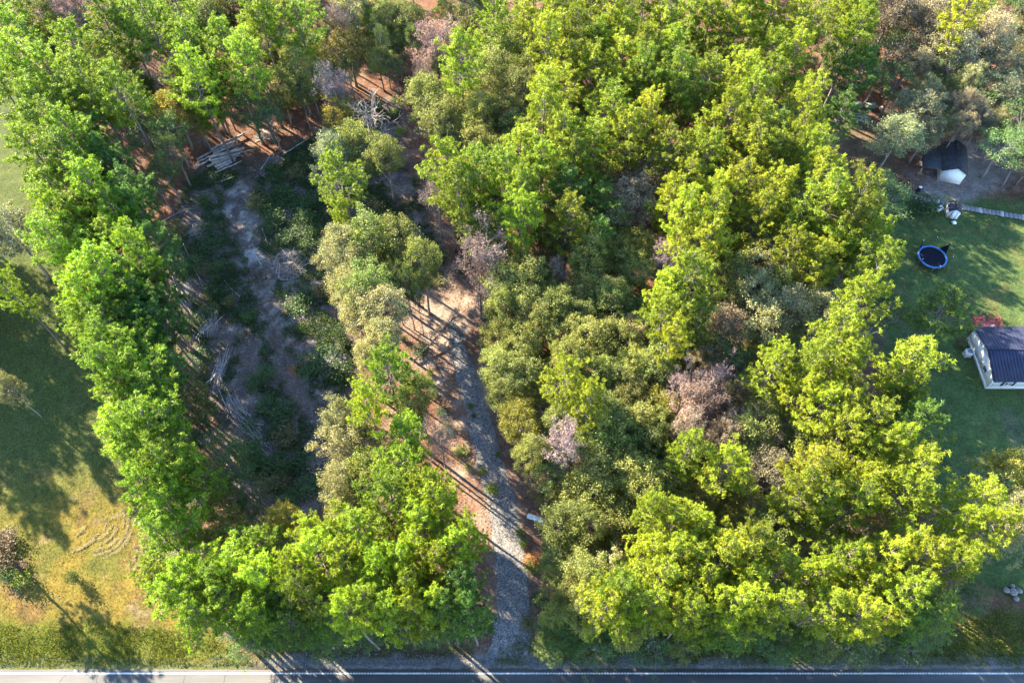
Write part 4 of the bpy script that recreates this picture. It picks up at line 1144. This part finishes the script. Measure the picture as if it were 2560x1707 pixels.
def build_logs():
    rng = np.random.default_rng(51)
    Q = lambda x, y, z: P(460 + x / 6.918, 300 + y / 6.918, z)
    rows = [(560, 470, 1050, 235, .45, .20), (470, 510, 910, 290, .75, .17), (225, 685, 560, 500, .22, .17), (240, 730, 520, 590, .2, .15), (175, 835, 480, 660, .18, .16),
            (500, 555, 935, 350, .55, .18), (520, 600, 850, 425, .85, .21), (430, 650, 1040, 482, .9, .23), (440, 700, 970, 575, .6, .2), (480, 740, 930, 600, .35, .2),
            (400, 805, 905, 635, .2, .18), (540, 812, 885, 660, .5, .2), (575, 850, 890, 695, .2, .18), (545, 915, 1000, 712, .16, .14), (620, 560, 980, 410, .25, .15),
            (640, 610, 1000, 540, .3, .16), (900, 575, 1225, 515, .5, .07), (820, 650, 1025, 612, .45, .07), (860, 450, 970, 365, .6, .06)]
    for i, (x0, y0, x1, y1, z, r) in enumerate(sorted(rows, key=lambda q: q[1] + q[3])):
        me, o = log_mesh(Q(x0, y0, z), Q(x1, y1, z), r, r * rng.uniform(.75, .95), rng, M_LOG)
        link('log', me, None, o, f'grey {"thin pole" if r < .1 else "weathered log"} in the log pile, {ordinal(i + 1)} counted from the back', 'log', 'logs in the log pile')
    rest = [((610, 1075, 885, 975), .1, 'pale slim log lying alone below the log pile'), ((1700, 605, 2160, 318), .13, 'dark crooked log lying right of the log pile'), ((1325, 870, 1500, 580), .08, 'dark straight pole lying between log pile and leaning trees')]
    for (x0, y0, x1, y1), r, lab in rest:
        me, o = log_mesh(Q(x0, y0, r), Q(x1, y1, r), r, r * .7, rng, M_LOG)
        link('log', me, None, o, lab, 'log')
    a, b = P(1362, 1066, .3), P(1434, 1023, 1.2)
    me, o = log_mesh(P(1358, 1072, .3), P(1436, 1021, .7), .13, .1, rng, M_LOG)
    link('log', me, None, o, 'pale fallen trunk lying in the woods right of the drive', 'log')
    # stumps
    def stump(px, r, h, lab, mat, top):
        w = P(*px)
        s = thing('stump', lab, 'stump', (w[0], w[1], 0))
        part('bole', lambda m: m.tube([(0, 0, -.05), (0, 0, .12), (0, 0, h)], [r * 1.45, r * 1.1, r], 12), mat, s)
        part('cut_face', lambda m: m.tube([(0, 0, h + .002), (0, 0, h + .03)], r * .92, 12), top, s)
        for k in range(5):
            a = k * 1.26 + .3
            part('root', lambda m: m.tube([(math.cos(a) * r, math.sin(a) * r, .12), (math.cos(a) * r * 2.3, math.sin(a) * r * 2.3, -.03)], [r * .35, r * .1], 5), mat, s)
    stump((1477, 1388), .34, .55, 'pale freshly cut stump in the woods beside the drive', M_PALEWOOD, M_PALEWOOD)
    stump((64, 556), .62, .8, 'blackened stump on the left lawn by the tree line', M_BLACK, M_BLACK)
    stump((1222, 788), .55, .5, 'blackened stump where the woods meet the upper drive', M_BLACK, M_BLACK)
    # white drum, markers, rock heap
    a, b = P(1318, 1288, .32), P(1361, 1302, .32)
    d = unit(b - a); Ln = float(np.linalg.norm(b - a))
    t = thing('storage_drum', 'long white plastic drum lying right of the gravel drive', 'drum', tuple(a - [0, 0, .32]))
    part('shell', lambda m: m.tube([d * 0 + [0, 0, .32], d * .08 + [0, 0, .32], d * (Ln - .08) + [0, 0, .32], d * Ln + [0, 0, .32]], [.2, .31, .31, .2], 18), M_PIPE, t, smooth=False)
    for f in (.25, .75):
        part('band', lambda m: m.tube([d * (Ln * f - .04) + [0, 0, .32], d * (Ln * f + .04) + [0, 0, .32]], .322, 18), M_WHITE, t)
    w = P(1228, 1560)
    t = thing('utility_marker', 'short white marker post on the left edge of the drive', 'marker post', (w[0], w[1], 0))
    part('post', lambda m: m.box((0, 0, .45), (.14, .10, .9)), M_PIPE, t)
    part('cap', lambda m: m.box((0, 0, .93), (.2, .16, .06)), M_PIPE, t)
    w = P(1366, 1397)
    t = thing('sign_post', 'thin pale wooden stake in orange grass right of the drive', 'stake', (w[0], w[1], 0))
    part('post', lambda m: m.box((0, 0, .65), (.09, .09, 1.3)), M_PALEWOOD, t)
    part('top_piece', lambda m: m.box((0, -.06, 1.2), (.22, .03, .18)), M_PALEWOOD, t)
    w = P(2532, 1481)
    for k in range(5):
        cx, cy, s = ((0, 0, .5), (.7, .2, .35), (-.7, .25, .38), (.1, -.7, .33), (.15, .7, .3))[k]
        m = MB()
        lat = np.linspace(-1.3, 1.57, 5)
        V = np.array([[math.cos(a) * math.cos(b), math.sin(a) * math.cos(b), math.sin(b) * .7] for b in lat[:4] for a in np.arange(8) * .785] + [[0, 0, .7]]) * s * np.random.default_rng(80 + k).uniform(.8, 1.2, (33, 1))
        i = np.arange(8); j = (i + 1) % 8
        m.add(V, np.vstack([np.stack([i + q * 8, j + q * 8, j + q * 8 + 8, i + q * 8 + 8], 1) for q in range(3)]), np.stack([i + 24, j + 24, np.full(8, 32)], 1))
        link('rock', m.mesh('rock', M_BARK_H), None, (w[0] + cx, w[1] + cy, s * .35), ('largest pale rock', 'right small pale rock', 'left pale rock', 'front pale rock', 'rear smallest pale rock')[k] + ' of the heap near the lower right corner', 'rock', 'rocks heaped in the shade')
build_logs()

def build_brush():
    rng = np.random.default_rng(61)
    piles = [((722, 665), 3.1, 3.1, 0, 'large round brush pile of grey twigs in the middle of the clearing'),
             ((828, 905), 1.9, 1.7, 0, 'small round brush pile right of the orange soil patch'),
             ((786, 1150), 1.9, 1.6, .3, 'tangled root pile at the lower right of the clearing'),
             ((553, 930), 1.2, 3.6, 1.45, 'upright row of cut saplings along the left of the clearing'),
             ((585, 1015), 1.6, 3.0, 2.2, 'middle brush row of cut saplings at the left clearing edge'),
             ((640, 1085), 1.5, 4.2, 2.4, 'long lower brush row of cut saplings at the clearing edge'),
             ((505, 580), 2.2, 1.8, .8, 'loose brush heap at the upper left of the clearing'),
             ((525, 815), 1.6, 2.2, 1.4, 'thin brush heap of pale sticks left of the sandy track'),
             ((660, 345), 1.3, 1.1, 0, 'grey brush heap at the foot of the trees beside the log pile')]
    for (c, rx, ry, ang, lab) in piles:
        w = P(*c)
        t = thing('brush_pile', lab, 'brush pile', (w[0], w[1], 0))
        row = ry > rx * 1.2
        hgt = .9 if not row else .7
        def stick(L, r, parent_mb):
            if row:
                d = ang + rng.normal() * .22
                p = np.array([rng.normal() * rx * .32, rng.normal() * ry * .3]); 
                cx, cy = p[0] * math.sin(ang) + p[1] * math.cos(ang), -p[0] * math.cos(ang) + p[1] * math.sin(ang)
            else:
                d = rng.uniform(0, 6.28)
                rr = rng.uniform(0, .8) ** .7
                a = rng.uniform(0, 6.28); cx, cy = math.cos(a) * rr * rx, math.sin(a) * rr * ry
            k = math.exp(-(cx / max(rx, ry)) ** 2 * 1.5 - (cy / max(rx, ry)) ** 2 * 1.5)
            z = rng.uniform(.03, 1) * hgt * k + .05
            v = np.array([math.cos(d), math.sin(d), rng.normal() * .12]) * L / 2
            v2 = v + rng.normal(size=3) * .08 * L
            A, M_, B = np.array([cx, cy, z]) - v, np.array([cx, cy, z]) + rng.normal(size=3) * .05 * L, np.array([cx, cy, z]) + v2
            for q in (A, M_, B): q[2] = max(q[2], .02)
            parent_mb.sticks([A, M_], [M_, B], [r, r * .8], [r * .8, r * .45])
        for i in range(12 if not row else 16):
            m = MB(); stick(rng.uniform(1.8, 3.2) * (1.25 if row else .9), rng.uniform(.03, .055), m)
            link('branch', m.mesh('branch', M_STICK), t, color=np.array((.48, .44, .43)) * rng.uniform(.7, 1.25))
        m = MB()
        for i in range(int(150 * rx)): stick(rng.uniform(.5, 1.7), rng.uniform(.009, .022), m)
        link('twigs', m.mesh('twigs', M_STICK), t, kind='stuff', color=(.33, .285, .285))
    # single sticks lying about
    spots = [((430, 690), (485, 800)), ((447, 585), (500, 700)), ((395, 560), (470, 520)), ((560, 700), (600, 742)), ((700, 618), (735, 660)), ((610, 498), (635, 515)), ((630, 500), (645, 520)), ((655, 570), (668, 610)), ((745, 782), (765, 800)), ((845, 760), (852, 830)), ((640, 640), (655, 665)),
             ((560, 1150), (650, 1250)), ((770, 1170), (790, 1185)), ((720, 1290), (760, 1275)), ((880, 700), (905, 740)), ((1270, 700), (1290, 730)), ((955, 430), (990, 470)), ((870, 290), (905, 318)), ((1460, 1400), (1520, 1370)), ((1430, 1350), (1450, 1385)), ((1350, 1170), (1400, 1150)), ((1345, 1240), (1385, 1262)), ((690, 1040), (640, 1000))]
    spots.sort(key=lambda s: -s[0][1])
    for i, (a, b) in enumerate(spots):
        A, B = P(*a, .08), P(*b, .12 + rng.uniform(0, .2))
        m = MB(); o = A.copy()
        mid = (A + B) / 2 + rng.normal(size=3) * [.15, .15, .03]
        m.tube(np.stack([A, mid, B]) - o, [.06, .045, .02], 5)
        for k in range(4):
            f = rng.uniform(.4, .95); p = A * (1 - f) + B * f
            e = p + (B - A) * .25 + rng.normal(size=3) * [.4, .4, .1]
            m.tube(np.stack([p, e]) - o, [.02, .008], 3, cap=False)
        link('fallen_branch', m.mesh('fallen_branch', M_STICK), None, o, f'bare pale branch lying on the ground, {ordinal(i + 1)} up from the road', 'branch', 'branches lying on the ground', color=(.40, .36, .34))
    # felled bare tree reaching over the upper end of the drive
    A, B = P(1034, 903, .25), P(1136, 795, 1.6)
    t = thing('fallen_tree', 'felled leafless tree lying across the upper end of the drive', 'dead tree', tuple(A))
    part('trunk', lambda m: m.tube([(0, 0, 0), (B - A) * .5 + [.1, 0, .1], B - A], [.16, .11, .05], 8), M_BARK_P, t)
    def crown(m):
        for k in range(40):
            f = rng.uniform(.45, 1); p = (B - A) * f
            e = p + (B - A) * rng.uniform(.1, .3) + rng.normal(size=3) * [.8, .8, .5]
            e[2] = max(e[2], .1 - A[2])
            m.tube(np.stack([p, (p + e) / 2 + rng.normal(size=3) * .1, e]), [.04, .025, .01], 4, cap=False)
            for q in range(3):
                g = e + rng.normal(size=3) * [.45, .45, .3]; g[2] = max(g[2], .1 - A[2])
                m.tube(np.stack([(p + e) / 2 * .4 + e * .6, g]), [.014, .006], 3, cap=False)
    m = MB(); crown(m)
    link('branches', m.mesh('branches', M_STICK), t, color=(.27, .2, .17))
build_brush()

# ------------------------------------------------------------------ shrubs and ground cover
SHRUB_C = {'dark green': (.055, .10, .03), 'bright green': (.13, .17, .025), 'brown': (.16, .11, .075), 'olive': (.13, .13, .05), 'orange': (.34, .17, .06)}
def shrub(px, r, h, look, label, group, rng):
    w = P(*px)
    st, fo = PROTO['shrub'][int(rng.integers(5))]
    o = thing('shrub', label, 'shrub', (w[0], w[1], -.03), rng.uniform(0, 6.28), group)
    o.scale = (r, r, h / 1.3)
    link('stem', st, o)
    link('foliage', fo, o, color=np.array(SHRUB_C[look]) * rng.uniform(.8, 1.25))

def build_shrubs():
    rng = np.random.default_rng(71)
    named = [((28, 1442), 1.15, 1.5, 'dark green', 'round dark green shrub on the left lawn near the road'), ((66, 1453), 1.1, 1.5, 'bright green', 'round bright green shrub beside the dark one on the lawn'),
             ((194, 1449), .75, 2.0, 'dark green', 'small lone dark shrub casting a long shadow on the lawn'), ((14, 1408), 1.6, 1.6, 'brown', 'brown leafed shrub at the left edge above the green shrubs'),
             ((22, 1352), 1.5, 1.3, 'brown', 'upper brown shrub at the left edge of the lawn'), ((55, 1418), .9, .8, 'brown', 'low brown shrub just above the bright green shrub'),
             ((1178, 1016), .45, .5, 'bright green', 'small green weed growing in the gravel drive'), ((1185, 1040), .35, .4, 'bright green', 'tiny yellow-green weed in the drive below the larger weed'),
             ((1300, 1332), .6, .7, 'bright green', 'upper bright weed on the right edge of the drive'), ((1308, 1360), .6, .6, 'bright green', 'lower bright weed on the right edge of the drive'),
             ((1204, 1180), .6, .6, 'bright green', 'green weed on the left edge of the middle drive'), ((1244, 1136), .4, .4, 'bright green', 'green weed on the right edge of the middle drive'),
             ((2395, 860), 1.0, 1.3, 'olive', 'sparse shrub against the left wall of the house'), ((2300, 530), 2.2, 2.4, 'dark green', 'large green shrub at the edge of woods beside the lawn')]
    for px, r, h, look, lab in named:
        shrub(px, r, h, look, lab, None, rng)
    placed = []
    xs, ys = CLEAR[:, 0], CLEAR[:, 1]
    tries = 0
    while len(placed) < 85 and tries < 6000:
        tries += 1
        x, y = rng.uniform(xs.min(), xs.max()), rng.uniform(ys.min(), ys.max())
        X, Y = np.array([x]), np.array([y])
        if sdist(X, Y, CLEAR)[0] < .6 or ldist(X, Y, SAND_T)[0] < 2.6: continue
        if fbm(X, Y, 7, 55)[0] < .46: continue
        px = to_px((x, y, 0))
        if px[0] > 900 and rng.random() < .75: continue
        if math.hypot(px[0] - 722, px[1] - 665) < 60 or math.hypot(px[0] - 735, px[1] - 918) < 35 or (px[1] < 470 and px[0] < 660): continue
        if any(math.hypot(x - q[0], y - q[1]) < 1.5 for q in placed): continue
        placed.append((x, y, *px))
    placed.sort(key=lambda q: -q[3])
    rows, y0 = [], None
    for q in placed:
        if y0 is None or y0 - q[3] > 60: rows.append([]); y0 = q[3]
        rows[-1].append(q)
    for i, row in enumerate(rows):
        row.sort(key=lambda q: q[2])
        for j, q in enumerate(row):
            shrub((q[2], q[3]), rng.uniform(.9, 1.9), rng.uniform(.8, 1.6), 'dark green' if rng.random() < .8 else 'olive', f'dark low shrub in the clearing, {ordinal(i + 1)} row up from the road, {ordinal(j + 1)} from left', 'low shrubs in the clearing', rng)
    # shrubs along the drive and under the edges of the woods
    side = [(1002, 775), (1010, 850), (1050, 880), (1075, 935), (1085, 985), (1105, 1030), (1120, 1075), (1150, 1130), (1170, 1170), (1230, 1225), (1225, 960), (1285, 1050), (1330, 1110), (1330, 1420), (1370, 1440), (1350, 1500), (1320, 1560), (1400, 1560), (1470, 1600), (1560, 1610), (1700, 1625), (1020, 560), (1060, 510), (1040, 460), (950, 620), (1110, 640), (1150, 680), (1095, 705), (930, 520), (985, 390), (1000, 330), (960, 300), (1190, 560), (1220, 620)]
    side.sort(key=lambda q: -q[1])
    for i, q in enumerate(side):
        shrub(q, rng.uniform(.6, 1.25), rng.uniform(.5, 1.1), ('dark green', 'olive', 'bright green')[int(rng.integers(3))], f'low shrub at the woods edge along the drive side, {ordinal(i + 1)} up from the road', 'low shrubs along the drive and wood edges', rng)
    for i, q in enumerate([(1352, 1400), (1385, 1388), (1408, 1406), (1325, 1402)]):
        shrub(q, .9, .7, 'orange', f'rust orange dry bush right of the drive, {ordinal(i + 1)} in the orange patch', 'rust orange bushes right of the drive', rng)
build_shrubs()

def scatter(name, label, cat, n, zone, lnr, wdr, color, up, mat, seed, dens=None, box=(-75, 95, 10, 132), zoff=0.0):
    """loose blades or leaves lying over a zone of the ground"""
    rng = np.random.default_rng(seed)
    pts = np.zeros((0, 2))
    while len(pts) < n:
        c = np.column_stack([rng.uniform(box[0], box[1], n), rng.uniform(box[2], box[3], n)])
        k = zone(c[:, 0], c[:, 1]) > rng.uniform(0, 1, n)
        pts = np.vstack([pts, c[k]])
    pts = pts[:n]
    m = MB()
    d = rng.normal(size=(n, 3)) * [1, 1, .3] + [0, 0, up]
    c = np.column_stack([pts, np.full(n, zoff) + rng.uniform(-.02, .05, n)])
    m.blades(c, d, rng.uniform(*lnr, n), rng.uniform(*wdr, n), rng, face=None if up > .5 else rng.normal(size=(n, 3)) * .5 + [0, 0, 1])
    link(name, m.mesh(name, mat), label=label, cat=cat, kind='stuff', color=color)

def zone_lawn(x, y):
    return sstep(-1, 1, sdist(x, y, LAWN)) * (y > ROAD_Y + .3) * (x < 0)
def zone_verge(x, y):
    w = np.maximum.reduce([sstep(-.5, .7, sdist(x, y, p)) for p in (VERGE, VERGE_R)])
    return w * (y > ROAD_Y + .35) * (.25 + .75 * (fbm(x, y, 2.0, 44) > .42))
def zone_yard(x, y):
    return sstep(-1, 1, sdist(x, y, YARD)) * (1 - sstep(-.5, .5, sdist(x, y, np.array([[HX - .4, HY - .4], [HX + 17, HY - .4], [HX + 17, HY + 8.2], [HX - .4, HY + 8.2]]))))
def zone_woods(x, y):
    w = 1 - np.maximum.reduce([sstep(-1, 1, sdist(x, y, LAWN)), sstep(-1, 1, sdist(x, y, YARD)), sstep(-1, 1, sdist(x, y, CLEAR))])
    return w * sstep(2.0, 2.6, ldist(x, y, DRIVE_C)) * (y > ROAD_Y + 2.5) * (.3 + .7 * fbm(x, y, 3, 12))
def zone_clear(x, y):
    return sstep(.30, .45, fbm(x, y, 1.4, 15)) * sstep(-.5, 1, sdist(x, y, CLEAR)) * sstep(.6, 2.2, ldist(x, y, SAND_T) + (fbm(x, y, 1.5, 6) - .5) * 3) * sstep(.38, .5, fbm(x, y, 3.5, 14))
def zone_clear_all(x, y):
    return sstep(-.5, 1, sdist(x, y, CLEAR)) * .8

scatter('lawn_grass', 'dry yellow grass of the left lawn', 'grass', 60000, zone_lawn, (.08, .2), (.03, .07), (.19, .15, .026), 1.0, M_SHRUB, 1, box=(-75, -18, 11, 80))
scatter('verge_grass', 'bright green roadside grass along the road verge', 'grass', 45000, zone_verge, (.12, .28), (.04, .09), (.11, .135, .016), 1.0, M_SHRUB, 2, box=(-65, 65, 12, 24))
scatter('yard_grass', 'short green grass of the yard on the right', 'grass', 50000, zone_yard, (.07, .16), (.03, .07), (.09, .135, .04), 1.0, M_SHRUB, 3, box=(40, 95, 18, 95))
scatter('leaf_litter', 'fallen reddish brown leaves covering the woodland floor', 'leaf litter', 90000, zone_woods, (.10, .24), (.06, .14), (.17, .095, .065), .15, M_TWIG, 4, box=(-60, 70, 14, 125))
scatter('undergrowth', 'dark green weeds and sprouts covering the clearing', 'undergrowth', 70000, zone_clear, (.16, .4), (.08, .18), (.055, .10, .03), .8, M_SHRUB, 5, box=(-55, 0, 25, 115), zoff=.05)
scatter('wood_debris', 'small twigs and chips strewn over the clearing', 'twigs', 9000, zone_clear_all, (.25, .8), (.025, .05), (.26, .235, .23), .03, M_TWIG, 6, box=(-55, 0, 25, 115), zoff=.03)

def clippings():
    rng = np.random.default_rng(9)
    m = MB()
    for cx, cy, rads, a0, a1 in ((230, 1300, (38, 52, 66, 80, 92, 104), -.35, 1.5), (300, 1380, (40, 55, 70, 84, 98), -.6, 1.0), (160, 1290, (60, 95), .4, 1.3)):
        for rp in rads:
            n = int(rp * 5)
            a = rng.uniform(a0, a1, n) ; a = a[fbm(a * rp * .05, a * 0 + rp, 2.0, 17) > .38]
            for t in a:
                r = rp + rng.normal() * 1.3
                w = P(cx + math.cos(t) * r, cy + math.sin(t) * r * .95)
                d = np.array([-math.sin(t), -math.cos(t) * .8, 0]) + rng.normal(size=3) * [.5, .5, .1]
                m.blades([[w[0], w[1], -.03 + rng.uniform(0, .04)]], [d], rng.uniform(.2, .45), rng.uniform(.02, .05), rng, face=[[0, 0, 1.0]])
    link('mown_hay', m.mesh('mown_hay', M_TWIG), label='pale curved rows of cut hay on the left lawn', cat='hay', kind='stuff', color=(.21, .17, .085))
clippings()
